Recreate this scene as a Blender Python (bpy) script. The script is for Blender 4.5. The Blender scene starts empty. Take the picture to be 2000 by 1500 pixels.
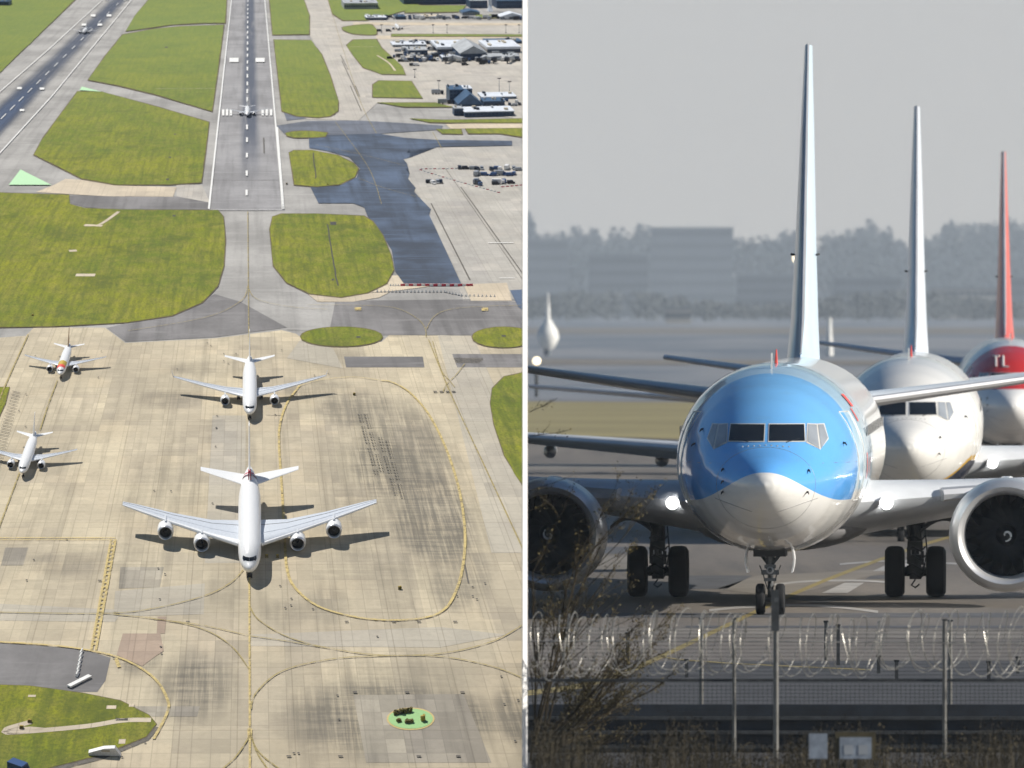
import bpy, bmesh, math, random
from mathutils import Vector, Matrix
random.seed(7)
C = bpy.context.scene
R = math.radians
F = 20800.0          # focal length in photo pixels (2000 wide): a 374 mm telephoto
HC = 5.9             # camera height above the taxiway
PITCH = math.atan(150/F)

# ------------------------------------------------------------ camera
cam = bpy.data.cameras.new('camera'); camo = bpy.data.objects.new('camera', cam)
C.collection.objects.link(camo); C.camera = camo
cam.sensor_width = 36; cam.lens = F/2000*36
cam.clip_start = 1; cam.clip_end = 14000
camo.location = (0, 0, HC); camo.rotation_euler = (math.pi/2-PITCH, 0, 0)
cam.dof.use_dof = True; cam.dof.focus_distance = 182; cam.dof.aperture_fstop = 4.0

# ------------------------------------------------------------ sky
S_RIGHT = Vector((.90, -.17, .40)).normalized()     # sun over the taxi queue
S_LEFT = Vector((-.366, .192, .913)).normalized()   # sun over the apron
W = bpy.data.worlds.new('World'); C.world = W; W.use_nodes = True
wn = W.node_tree; bg = wn.nodes['Background']
sky = wn.nodes.new('ShaderNodeTexSky'); sky.sky_type = 'NISHITA'; sky.sun_disc = False
sky.sun_elevation = math.asin(S_RIGHT.z); sky.sun_rotation = math.atan2(S_RIGHT.x, S_RIGHT.y)
sky.dust_density = 1.0; sky.air_density = 1.0; sky.ozone_density = 1.5
hs = wn.nodes.new('ShaderNodeHueSaturation'); hs.inputs['Saturation'].default_value = 1.35
wn.links.new(sky.outputs[0], hs.inputs['Color']); # a bright milky band of haze along the horizon
tc = wn.nodes.new('ShaderNodeTexCoord'); sxyz = wn.nodes.new('ShaderNodeSeparateXYZ'); wn.links.new(tc.outputs['Generated'], sxyz.inputs[0])
mr = wn.nodes.new('ShaderNodeMapRange'); mr.interpolation_type = 'SMOOTHSTEP'; wn.links.new(sxyz.outputs[2], mr.inputs[0])
mr.inputs[1].default_value = .10; mr.inputs[2].default_value = .03; mr.inputs[3].default_value = 0; mr.inputs[4].default_value = 1
mr2 = wn.nodes.new('ShaderNodeMapRange'); mr2.interpolation_type = 'SMOOTHSTEP'; wn.links.new(sxyz.outputs[2], mr2.inputs[0])
mr2.inputs[1].default_value = -.06; mr2.inputs[2].default_value = -.01
mu = wn.nodes.new('ShaderNodeMath'); mu.operation = 'MULTIPLY'; wn.links.new(mr.outputs[0], mu.inputs[0]); wn.links.new(mr2.outputs[0], mu.inputs[1])
mx = wn.nodes.new('ShaderNodeMix'); mx.data_type = 'RGBA'; wn.links.new(mu.outputs[0], mx.inputs[0]); wn.links.new(hs.outputs[0], mx.inputs[6]); mx.inputs[7].default_value = (9.9, 9.1, 8.05, 1)
wn.links.new(mx.outputs[2], bg.inputs[0])
bg.inputs[1].default_value = .060

col_far = bpy.data.collections.new('apron_site'); C.collection.children.link(col_far)
col_near = bpy.data.collections.new('taxi_queue_site'); C.collection.children.link(col_near)

col_air = bpy.data.collections.new('air'); C.collection.children.link(col_air)     # the haze: it dims both suns
col_shade = bpy.data.collections.new('apron_site_and_air'); C.collection.children.link(col_shade)
col_shade.children.link(col_far); col_shade.children.link(col_air)
col_shade2 = bpy.data.collections.new('taxi_queue_site_and_air'); C.collection.children.link(col_shade2)
col_shade2.children.link(col_near); col_shade2.children.link(col_air)
def sun(name, d, e, coll, colr=(1, .95, .88), shade=None):
    l = bpy.data.lights.new(name, 'SUN'); l.energy = e; l.angle = R(.55); l.color = colr
    o = bpy.data.objects.new(name, l); C.collection.objects.link(o)
    o.rotation_euler = d.to_track_quat('Z', 'Y').to_euler()
    o.light_linking.receiver_collection = coll; o.light_linking.blocker_collection = shade or coll
    return o
sun('sun_taxi_queue', S_RIGHT, 5.0, col_shade2, (1, .93, .82), col_shade2)
sun('sun_apron', S_LEFT, 4.3, col_far, (1, .95, .87), col_shade)
C.view_settings.view_transform = 'Standard'; C.view_settings.look = 'None'
C.view_settings.exposure = .30; C.view_settings.gamma = 1
C.render.engine = 'CYCLES'
C.cycles.volume_bounces = 0; C.cycles.max_bounces = 6

# ------------------------------------------------------------ node helpers
class NT:
    def __init__(s, name):
        s.m = bpy.data.materials.new(name); s.m.use_nodes = True; s.t = s.m.node_tree
        s.b = s.t.nodes['Principled BSDF']
    def n(s, typ, ins=None, **kw):
        nd = s.t.nodes.new('ShaderNode'+typ)
        for k, v in kw.items(): setattr(nd, k, v)
        if ins:
            for k, v in ins.items():
                if hasattr(v, 'is_output') or isinstance(v, bpy.types.NodeSocket): s.t.links.new(v, nd.inputs[k])
                else: nd.inputs[k].default_value = v
        return nd
    def math(s, op, a, b=0.0, c=None, clamp=False):
        d = {0: a, 1: b}
        if c is not None: d[2] = c
        nd = s.n('Math', d, operation=op); nd.use_clamp = clamp
        return nd.outputs[0]
    def mix(s, f, a, b, blend='MIX'):
        nd = s.t.nodes.new('ShaderNodeMix'); nd.data_type = 'RGBA'; nd.blend_type = blend
        for i, v in ((0, f), (6, a), (7, b)):
            if isinstance(v, bpy.types.NodeSocket): s.t.links.new(v, nd.inputs[i])
            else: nd.inputs[i].default_value = v if i == 0 else (tuple(v)+(1,) if len(v) == 3 else v)
        return nd.outputs[2]
    def ramp(s, f, lo, hi):  # smooth 0..1 between lo and hi
        nd = s.n('MapRange', {0: f, 1: lo, 2: hi}); nd.interpolation_type = 'SMOOTHSTEP'; return nd.outputs[0]
    def noise(s, vec, scale, detail=4, rough=.55):
        nd = s.n('TexNoise', {'Scale': scale, 'Detail': detail, 'Roughness': rough})
        if vec is not None: s.t.links.new(vec, nd.inputs['Vector'])
        return nd.outputs[0]
    def scale(s, vec, sx, sy, sz=1):
        return s.n('VectorMath', {0: vec, 1: (sx, sy, sz)}, operation='MULTIPLY').outputs[0]
    def set(s, col=None, rough=None, metal=None, **kw):
        for k, v in (('Base Color', col), ('Roughness', rough), ('Metallic', metal)):
            if v is None: continue
            if isinstance(v, bpy.types.NodeSocket): s.t.links.new(v, s.b.inputs[k])
            else: s.b.inputs[k].default_value = (tuple(v)+(1,)) if k == 'Base Color' else v
        for k, v in kw.items(): s.b.inputs[k].default_value = v
        return s.m

def simple(name, col, rough=.6, metal=0, var=.12, scale=1.5, coat=0, bump=0):
    t = NT(name); oc = t.n('TexCoord').outputs['Object']
    nz = t.noise(oc, scale, 5)
    f = t.ramp(nz, .3, .7)
    c = t.mix(f, [x*(1-var) for x in col], [min(1, x*(1+var)) for x in col])
    m = t.set(c, rough, metal)
    if coat: t.b.inputs['Coat Weight'].default_value = coat; t.b.inputs['Coat Roughness'].default_value = .08
    if bump:
        bp = t.n('Bump', {'Strength': bump, 'Distance': .02, 'Height': t.noise(oc, scale*6, 5)}); t.t.links.new(bp.outputs[0], t.b.inputs['Normal'])
    return m
def emit(name, col, st):
    t = NT(name); t.set(col, .5); t.b.inputs['Emission Color'].default_value = tuple(col)+(1,); t.b.inputs['Emission Strength'].default_value = st
    return t.m

M = {}
def mm(k, *a, **kw):
    if k not in M: M[k] = simple(k, *a, **kw)
    return M[k]
mm('white_paint', (.80, .80, .79), .22, var=.04, coat=.4)
mm('plane_white', (.78, .79, .80), .3, var=.03)
mm('wing_grey', (.60, .63, .67), .35, var=.06)
mm('wing_metal', (.60, .62, .66), .30, .35, var=.08)
mm('lip_metal', (.60, .61, .63), .34, .55, var=.05)
mm('wing_panel', (.56, .60, .66), .35, var=.06)
mm('nacelle_grey', (.58, .59, .61), .30, .35, var=.1)
mm('dark_metal', (.045, .047, .05), .5, .4, var=.3, scale=6)
mm('strut_metal', (.16, .17, .18), .35, .7, var=.3, scale=6)
mm('tyre', (.006, .007, .009), .8, var=.3)
mm('black', (.008, .009, .011), .5, var=.2)
mm('glass_dark', (.010, .013, .018), .08, var=.2)
mm('glass_pale', (.30, .33, .37), .12, var=.1)
mm('frame_grey', (.62, .62, .60), .35, var=.05)
mm('fan_blade', (.075, .080, .095), .32, .6, var=.3)
mm('fin_blue', (.58, .75, .91), .28, var=.03, coat=.3)
mm('fin_grey', (.62, .68, .77), .3, var=.03)
mm('fin_red', (.62, .12, .10), .35, var=.05)
mm('logo_red', (.75, .10, .08), .4, var=.05)
mm('fairing', (.22, .22, .23), .4, var=.15)
mm('tan_tail', (.35, .22, .12), .5)
mm('magenta', (.45, .04, .07), .5)
mm('post_steel', (.17, .17, .165), .45, .5, var=.2, scale=8)
mm('post_dark', (.05, .055, .06), .6, .2, var=.3, scale=8)
mm('wire', (.40, .39, .36), .4, .6, var=.2)
mm('wire_dark', (.03, .03, .03), .5, .5, var=.2)
mm('barrier_navy', (.012, .018, .028), .7, var=.35, scale=3)
mm('sign_pale', (.22, .26, .32), .6, var=.25, scale=8)
mm('board_brown', (.06, .05, .025), .8, var=.3, scale=8)
mm('bark', (.045, .033, .016), .9, var=.3)
mm('leaf_olive', (.080, .062, .018), .8, var=.4, scale=.9)
mm('weed', (.032, .026, .014), .9, var=.5, scale=2)
mm('weed_pale', (.11, .09, .05), .9, var=.5, scale=2)
mm('navy', (.015, .03, .09), .4)
mm('bld_blue', (.02, .055, .12), .5, var=.2, scale=.2)
mm('bld_blue2', (.05, .10, .18), .4, var=.2, scale=.2)
mm('bld_roof', (.62, .66, .72), .5, var=.08, scale=.1)
mm('bld_grey', (.34, .36, .38), .6, var=.2, scale=.1)
mm('bld_tan', (.48, .42, .32), .7, var=.15, scale=.1)
mm('bld_glass', (.03, .05, .09), .2, var=.2)
mm('red_plastic', (.50, .02, .05), .5)
mm('white_plastic', (.74, .74, .72), .5)
mm('yellow_box', (.50, .36, .05), .5)
mm('mint', (.25, .50, .22), .8, var=.1, scale=.3)
mm('green_dark', (.15, .12, .03), .9, var=.4, scale=1)
mm('mast_white', (.86, .86, .86), .6, var=.01)
for k, c in dict(v_white=(.7, .7, .7), v_dark=(.015, .02, .035), v_blue=(.02, .07, .20), v_grey=(.3, .32, .35), v_red=(.4, .04, .04)).items():
    mm(k, c, .35, var=.05)
M['lamp_white'] = emit('lamp_white', (1, .98, .95), 6)
M['lamp_warm'] = emit('lamp_warm', (1, .80, .45), 9)
M['lamp_glow'] = emit('lamp_glow', (1, .85, .6), 2.2)

# ------------------------------------------------------------ mesh helper
CUR = [col_near]
class MB:
    def __init__(s): s.v = []; s.f = []
    def add(s, vs, fs):
        o = len(s.v); s.v += [tuple(p) for p in vs]; s.f += [tuple(i+o for i in f) for f in fs]; return s
    def box(s, c, d, rot=None):
        hx, hy, hz = d[0]/2, d[1]/2, d[2]/2
        p = [Vector((x*hx, y*hy, z*hz)) for x in (-1, 1) for y in (-1, 1) for z in (-1, 1)]
        if rot is not None: p = [rot @ q for q in p]
        p = [q+Vector(c) for q in p]
        return s.add(p, [(0, 1, 3, 2), (4, 6, 7, 5), (0, 4, 5, 1), (2, 3, 7, 6), (0, 2, 6, 4), (1, 5, 7, 3)])
    def loft(s, rings, close=True, cap=True):
        n = len(rings[0]); o = [p for r in rings for p in r]; f = []
        for i in range(len(rings)-1):
            for j in range(n if close else n-1):
                k = (j+1) % n
                f.append((i*n+j, i*n+k, (i+1)*n+k, (i+1)*n+j))
        if cap: f.append(tuple(range(n-1, -1, -1))); f.append(tuple((len(rings)-1)*n+j for j in range(n)))
        return s.add(o, f)
    def tube(s, pts, r, n=8, cap=True):
        pts = [Vector(p) for p in pts]; rings = []
        rs = r if isinstance(r, (list, tuple)) else [r]*len(pts)
        for i, p in enumerate(pts):
            t = (pts[min(i+1, len(pts)-1)]-pts[max(i-1, 0)])
            t = t.normalized() if t.length > 1e-9 else Vector((0, 0, 1))
            a = Vector((0, 0, 1)) if abs(t.z) < .9 else Vector((1, 0, 0))
            u = t.cross(a).normalized(); w = t.cross(u)
            rings.append([p+(u*math.cos(q)+w*math.sin(q))*rs[i] for q in [2*math.pi*k/n for k in range(n)]])
        return s.loft(rings, True, cap)
    def lathe(s, prof, c, axis='y', n=40, cap=False):
        rings = []
        for a, r in prof:
            rg = []
            for k in range(n):
                q = 2*math.pi*k/n
                if axis == 'y': rg.append((c[0]+r*math.cos(q), c[1]+a, c[2]+r*math.sin(q)))
                elif axis == 'x': rg.append((c[0]+a, c[1]+r*math.cos(q), c[2]+r*math.sin(q)))
                else: rg.append((c[0]+r*math.cos(q), c[1]+r*math.sin(q), c[2]+a))
            rings.append(rg)
        return s.loft(rings, True, cap)
    def build(s, name, mat, parent=None, smooth=True, coll=None):
        me = bpy.data.meshes.new(name); me.from_pydata(s.v, [], s.f); me.validate()
        bm = bmesh.new(); bm.from_mesh(me); bmesh.ops.recalc_face_normals(bm, faces=bm.faces); bm.to_mesh(me); bm.free()
        me.materials.append(M[mat] if isinstance(mat, str) else mat)
        if smooth:
            me.polygons.foreach_set('use_smooth', [True]*len(me.polygons))
            me.set_sharp_from_angle(angle=R(38))
        o = bpy.data.objects.new(name, me); (coll or CUR[0]).objects.link(o)
        if parent is not None: o.parent = parent
        return o
def empty(name, loc=(0, 0, 0), mat=None):
    o = bpy.data.objects.new(name, None); CUR[0].objects.link(o); o.empty_display_size = .2
    if mat is not None: o.matrix_world = mat
    else: o.location = loc
    return o
def tag(o, label=None, cat=None, group=None, kind=None):
    if label: o['label'] = label
    if cat: o['category'] = cat
    if group: o['group'] = group
    if kind: o['kind'] = kind
    return o
def copy_tree(o, parent=None):
    c = o.copy(); CUR[0].objects.link(c)
    if parent is not None:
        c.parent = parent
    for ch in list(o.children): copy_tree(ch, c)
    return c

# ------------------------------------------------------------ photo rays -> points of the place
cp, sp_ = math.cos(PITCH), math.sin(PITCH)
def P(x, y, d):
    """point at distance d in front of the camera under photo pixel x, y"""
    a, b = (x-1000)/F, -(y-750)/F
    dirv = Vector((a, cp+b*sp_, b*cp-sp_))
    return Vector((0, 0, HC))+dirv*(d/dirv.y)
def G(x, y, z=0.0):
    a, b = (x-1000)/F, -(y-750)/F
    dirv = Vector((a, cp+b*sp_, b*cp-sp_))
    t = (z-HC)/dirv.z
    return Vector((0, 0, HC))+dirv*t

# the apron site: a hillside that curls away, laid out in its own metres
VPX, VPY, HH, CT = 488.0, -290.0, 204.0, .945
CZ = 688000.0
def toM(x, y):
    v = y-VPY
    return ((x-VPX)*HH/(v*CT), CZ/v)
def toP(X, Z):
    v = CZ/Z
    return (VPX+X*v*CT/HH, v+VPY)
def L(x, y, lift=0.0):
    v = y-VPY
    d = 200*(v/1340.0)**(-.1534)
    p = P(x, y, d)
    if lift:
        q = P(x, y-1, 200*((v-1)/1340.0)**(-.1534))
        t = (q-p).normalized(); n = Vector((1, 0, 0)).cross(t).normalized()
        p = p+n*lift
    return p
def mscale(y):
    v = y-VPY; d = 200*(v/1340.0)**(-.1534)
    return v*CT/HH*d/F
def frame(x, y, yaw=0.0, sc=None, sy=None, follow=True):
    """matrix of a thing standing on the apron at pixel x, y; its +Y runs away along the runway direction"""
    v = y-VPY
    p = L(x, y, .004)
    y2 = y-4; x2 = VPX+(x-VPX)*(y2-VPY)/v if follow else x
    t = (L(x2, y2)-L(x, y)).normalized()
    n = Vector((1, 0, 0)).cross((L(x, y-4)-L(x, y)).normalized()).normalized()
    t = (t-n*t.dot(n)).normalized(); r = t.cross(n)
    k = sc if sc is not None else mscale(sy if sy is not None else y)
    m = Matrix(((r.x*k, t.x*k, n.x*k, p.x), (r.y*k, t.y*k, n.y*k, p.y), (r.z*k, t.z*k, n.z*k, p.z), (0, 0, 0, 1)))
    return m @ Matrix.Rotation(yaw, 4, 'Z')
# ============================================================ THE APRON SITE: ground
CUR[0] = col_far
LV = .003
def uvcoord(t): return t.n('UVMap').outputs[0]

def stains(t, uv, spots):
    """sum of soft oil and rubber stains, each an ellipse with its own place in metres"""
    acc = None
    for (x, y, rx, ry, st) in spots:
        X, Z = toM(x, y); X2 = toM(x+rx, y)[0]-X; Z2 = abs(toM(x, y-ry)[1]-toM(x, y+ry)[1])/2
        v = t.n('VectorMath', {0: uv, 1: (X, Z, 0)}, operation='SUBTRACT').outputs[0]
        v = t.scale(v, 1/X2, 1/Z2, 0)
        l = t.n('VectorMath', {0: v}, operation='LENGTH').outputs[1]
        w = t.math('MULTIPLY', t.ramp(l, 1.0, .45), st)
        acc = w if acc is None else t.math('MAXIMUM', acc, w)
    return acc

def concrete_mat(name, base, slab=(4.7, 6.2), joint=.13, contrast=.09, spots=(), big=.20, streak=.45, jd=.78):
    t = NT(name); uv = uvcoord(t)
    def dk(c, k): return tuple(x*k for x in c)
    b1 = t.n('TexBrick', {'Vector': uv, 'Scale': 1.0, 'Mortar Size': joint, 'Mortar Smooth': .3, 'Bias': 0.0, 'Brick Width': slab[0], 'Row Height': slab[1],
             'Color1': dk(base, 1-contrast)+(1,), 'Color2': dk(base, 1+contrast)+(1,), 'Mortar': dk(base, jd)+(1,)}, offset=0.0)
    c = b1.outputs[0]
    b2 = t.n('TexBrick', {'Vector': uv, 'Scale': 1.0, 'Mortar Size': 0.0, 'Bias': 0.0, 'Brick Width': slab[0]*4, 'Row Height': slab[1]*9,
             'Color1': (1-big, 1-big, 1-big*.9, 1), 'Color2': (1+big*.4, 1+big*.4, 1+big*.35, 1), 'Mortar': (1, 1, 1, 1)}, offset=.37)
    c = t.mix(1.0, c, b2.outputs[0], 'MULTIPLY')
    b3 = t.n('TexBrick', {'Vector': t.n('VectorMath', {0: uv, 1: (3.1, 2.2, 0)}, operation='ADD').outputs[0], 'Scale': 1.0, 'Mortar Size': .22, 'Mortar Smooth': .6, 'Bias': -.3, 'Brick Width': slab[0]*3, 'Row Height': slab[1]*5,
             'Color1': (1, 1, 1, 1), 'Color2': (.93, .93, .96, 1), 'Mortar': (.72, .71, .70, 1)}, offset=0.0)
    c = t.mix(1.0, c, b3.outputs[0], 'MULTIPLY')
    n1 = t.noise(uv, .02, 6, .6); c = t.mix(t.math('MULTIPLY', t.ramp(n1, .40, .68), .38), c, dk(base, .55))
    ns = t.noise(t.scale(uv, .22, .012), 1.0, 5, .6); c = t.mix(t.math('MULTIPLY', t.ramp(ns, .48, .75), streak), c, dk(base, .35))
    nf = t.noise(uv, .55, 5, .7); c = t.mix(t.math('MULTIPLY', t.ramp(nf, .4, .75), .25), c, dk(base, .5))
    nw = t.noise(t.scale(uv, .1, .35), 1.0, 5, .6); c = t.mix(t.math('MULTIPLY', t.ramp(nw, .5, .75), .25), c, tuple(min(1, x*1.25) for x in base))
    # slabs that were replaced one by one
    b4 = t.n('TexBrick', {'Vector': uv, 'Scale': 1.0, 'Mortar Size': 0.0, 'Bias': .1, 'Brick Width': slab[0]*2, 'Row Height': slab[1]*2, 'Color1': (.82, .82, .84, 1), 'Color2': (1.12, 1.1, 1.08, 1), 'Mortar': (1, 1, 1, 1)}, offset=.5)
    c = t.mix(t.ramp(t.noise(uv, .035, 3), .45, .62), c, t.mix(1.0, c, b4.outputs[0], 'MULTIPLY'))
    if spots:
        st = stains(t, uv, spots)
        na = t.ramp(t.noise(t.scale(uv, .55, .02), 1, 5, .7), .34, .62); nb = t.ramp(t.noise(t.scale(uv, .04, .5), 1, 5, .7), .36, .66)
        nn = t.math('ADD', .18, t.math('ADD', t.math('MULTIPLY', na, .65), t.math('MULTIPLY', nb, .45)), clamp=True)
        c = t.mix(t.math('MULTIPLY', st, nn), c, (.075, .07, .058))
    t.set(c, .85); return t.m

def asphalt_mat(name, base, var=.2, streak=.2, rubber=None, spots=()):
    t = NT(name); uv = uvcoord(t)
    n1 = t.noise(uv, .018, 6, .6); n2 = t.noise(uv, .4, 5, .7); n3 = t.noise(t.scale(uv, .16, .006), 1.0, 5, .6)
    c = t.mix(t.ramp(n1, .35, .65), tuple(x*(1-var) for x in base), tuple(x*(1+var*.7) for x in base))
    c = t.mix(t.math('MULTIPLY', t.ramp(n2, .35, .75), .3), c, tuple(x*.6 for x in base))
    c = t.mix(t.math('MULTIPLY', t.ramp(n3, .45, .72), streak), c, tuple(x*.45 for x in base))
    c = t.mix(t.math('MULTIPLY', t.ramp(t.noise(t.scale(uv, .02, .2), 1, 4, .6), .52, .7), streak*.9), c, tuple(min(1, x*1.35) for x in base))
    if rubber:
        sx = t.n('SeparateXYZ', {0: uv}); X, Z = sx.outputs[0], sx.outputs[1]
        ax = t.math('ABSOLUTE', t.math('SUBTRACT', X, rubber[0]))
        band = t.math('SUBTRACT', 1.0, t.ramp(ax, rubber[1]*.35, rubber[1]))
        al = t.math('MULTIPLY', t.ramp(Z, rubber[2], rubber[2]+260), rubber[3])
        c = t.mix(t.math('MULTIPLY', t.math('MULTIPLY', band, al), t.ramp(n3, .2, .5)), c, (.045, .06, .095))
    if spots:
        c = t.mix(t.math('MULTIPLY', stains(t, uv, spots), t.ramp(n2, .2, .6)), c, (.06, .065, .075))
    t.set(c, .85); return t.m

def grass_mat():
    t = NT('grass_turf'); uv = uvcoord(t)
    n1 = t.noise(uv, .012, 6, .6); n2 = t.noise(uv, .09, 6, .65); n3 = t.noise(t.scale(uv, .34, .02), 1, 4, .6); n4 = t.noise(uv, .9, 5, .75)
    c = t.mix(t.ramp(n1, .36, .64), (.145, .190, .003), (.285, .285, .004))
    c = t.mix(t.math('MULTIPLY', t.ramp(n2, .42, .62), .65), c, (.29, .26, .04))
    c = t.mix(t.math('MULTIPLY', t.ramp(n3, .40, .66), .5), c, (.065, .09, .006))
    wv = t.n('TexWave', {'Vector': uv, 'Scale': .045, 'Distortion': 4.5, 'Detail': 2.0, 'Detail Scale': .3}, wave_type='BANDS', bands_direction='X').outputs[1]
    c = t.mix(t.math('MULTIPLY', t.ramp(wv, .3, .8), .12), c, (.08, .12, .006))
    c = t.mix(t.math('MULTIPLY', t.ramp(t.noise(t.scale(uv, .5, .12), 1, 6, .8), .45, .62), .45), c, (.05, .07, .004))
    nb = t.noise(uv, .03, 6, .7); c = t.mix(t.math('MULTIPLY', t.ramp(nb, .52, .66), .55), c, (.055, .075, .006))
    c = t.mix(t.math('MULTIPLY', t.ramp(n4, .40, .65), .6), c, (.06, .085, .005))
    # the turf turns cooler and greener with distance
    Z = t.n('SeparateXYZ', {0: uv}).outputs[1]
    c = t.mix(t.math('MULTIPLY', t.ramp(Z, 900, 2000), .6), c, (.16, .22, .055))
    t.set(c, .95); return t.m

M['apron_concrete'] = concrete_mat('apron_concrete', (.52, .45, .32), spots=[
    (380, 1340, 75, 75, .75), (720, 1390, 190, 90, .75), (1010, 1400, 60, 80, .7), (850, 1400, 160, 75, .8), (470, 1000, 70, 80, .45), (470, 880, 40, 60, .4),
    (760, 830, 120, 75, .42), (760, 910, 110, 90, .75), (840, 1030, 110, 90, .8), (700, 800, 110, 50, .6), (850, 960, 60, 120, .55), (620, 760, 90, 30, .4), (880, 1150, 60, 60, .55),
    (640, 700, 120, 22, .25), (120, 1100, 110, 30, .35), (640, 1180, 60, 50, .3), (270, 1290, 60, 40, .5), (330, 780, 90, 25, .35), (560, 1200, 60, 40, .3), (910, 1100, 60, 100, .45), (740, 980, 170, 230, .35), (790, 890, 130, 150, .65), (850, 1000, 100, 150, .8), (800, 930, 150, 210, .5), (750, 1400, 260, 110, .7), (380, 1340, 110, 90, .6), (330, 960, 120, 120, .22), (200, 1090, 200, 40, .25), (400, 720, 90, 22, .25), (750, 1330, 220, 60, .3), (440, 1150, 50, 60, .25)])
M['stand_concrete'] = concrete_mat('stand_concrete', (.42, .40, .36), (5.2, 7), contrast=.06, big=.08, streak=.12)
M['old_concrete'] = concrete_mat('old_concrete', (.46, .43, .38), (6, 7), contrast=.04, big=.06, streak=.18, jd=.75)
M['cream_concrete'] = concrete_mat('cream_concrete', (.56, .48, .36), (6, 7), contrast=.04, big=.05, streak=.05, jd=.8)
M['grey_slab'] = concrete_mat('grey_slab', (.36, .325, .26), (4.7, 6.2), contrast=.18, big=.25, streak=.9)
M['pale_slab'] = concrete_mat('pale_slab', (.45, .41, .33), (4.7, 6.2), contrast=.05, big=.05, streak=.1)
M['pink_slab'] = concrete_mat('pink_slab', (.38, .29, .22), (4.7, 6.2), contrast=.12, big=.05, streak=.1)
M['taxi_asphalt'] = asphalt_mat('taxi_asphalt', (.33, .32, .305), .22, .4)
M['runway_asphalt'] = asphalt_mat('runway_asphalt', (.27, .265, .27), .2, .5, rubber=(0, 9, 1020, .85))
M['dark_asphalt'] = asphalt_mat('dark_asphalt', (.185, .178, .178), .3, .6)
M['new_asphalt'] = asphalt_mat('new_asphalt', (.058, .086, .140), .55, .9)
M['worn_asphalt'] = asphalt_mat('worn_asphalt', (.12, .135, .17), .3, .5)
M['rubber_asphalt'] = asphalt_mat('rubber_asphalt', (.075, .09, .125), .4, .6)
M['grass_turf'] = grass_mat()
def rubber_mat():
    t = NT('rubber_streaks'); uv = uvcoord(t); a = Vector(toM(0, 233)); b_ = Vector(toM(232, 0)); d = (b_-a).normalized(); nv = (-d.y, d.x, 0)
    rel = t.n('VectorMath', {0: uv, 1: (a.x, a.y, 0)}, operation='SUBTRACT').outputs[0]
    dist = t.math('ABSOLUTE', t.n('VectorMath', {0: rel, 1: nv}, operation='DOT_PRODUCT').outputs[1])
    along = t.n('VectorMath', {0: rel, 1: (d.x, d.y, 0)}, operation='DOT_PRODUCT').outputs[1]
    cv = t.n('CombineXYZ', {0: t.math('MULTIPLY', dist, .35), 1: t.math('MULTIPLY', along, .006)}).outputs[0]
    al = t.math('MULTIPLY', t.ramp(dist, 17, 3), t.ramp(t.noise(cv, 1, 5, .65), .15, .50)); al = t.math('MULTIPLY', al, t.math('ADD', .65, t.math('MULTIPLY', t.ramp(along, 300, 0), .5)))
    t.set((.032, .055, .11), .8); t.t.links.new(t.math('MULTIPLY', al, .95), t.b.inputs['Alpha']); return t.m
M['rubber_streaks'] = rubber_mat()
M['earth_edge'] = asphalt_mat('earth_edge', (.13, .10, .045), .3, .3)
def paint(name, col, wear=.5):
    t = NT(name); uv = uvcoord(t)
    n = t.noise(uv, 1.3, 5, .7)
    c = t.mix(t.math('MULTIPLY', t.ramp(n, .45, .75), wear), col, tuple(x*.55 for x in col))
    t.set(c, .7)
    if wear > .45:  # rubbed away in places
        al = t.math('SUBTRACT', 1.0, t.math('MULTIPLY', t.ramp(t.noise(uv, .35, 6, .75), .42, .68), wear)); t.t.links.new(al, t.b.inputs['Alpha'])
    return t.m
M['p_white'] = paint('p_white', (.72, .72, .70), .4)
M['p_yellow'] = paint('p_yellow', (.54, .42, .16), .8)
M['p_yellow_dull'] = paint('p_yellow_dull', (.34, .27, .09), .9)
M['p_green'] = paint('p_green', (.42, .66, .40), .2)
M['p_dark'] = paint('p_dark', (.035, .033, .03), .4)
M['p_seam'] = paint('p_seam', (.10, .09, .075), .6)
M['p_seam_pale'] = paint('p_seam_pale', (.50, .47, .40), .4)
M['p_red'] = paint('p_red', (.45, .04, .05), .3)

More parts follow.
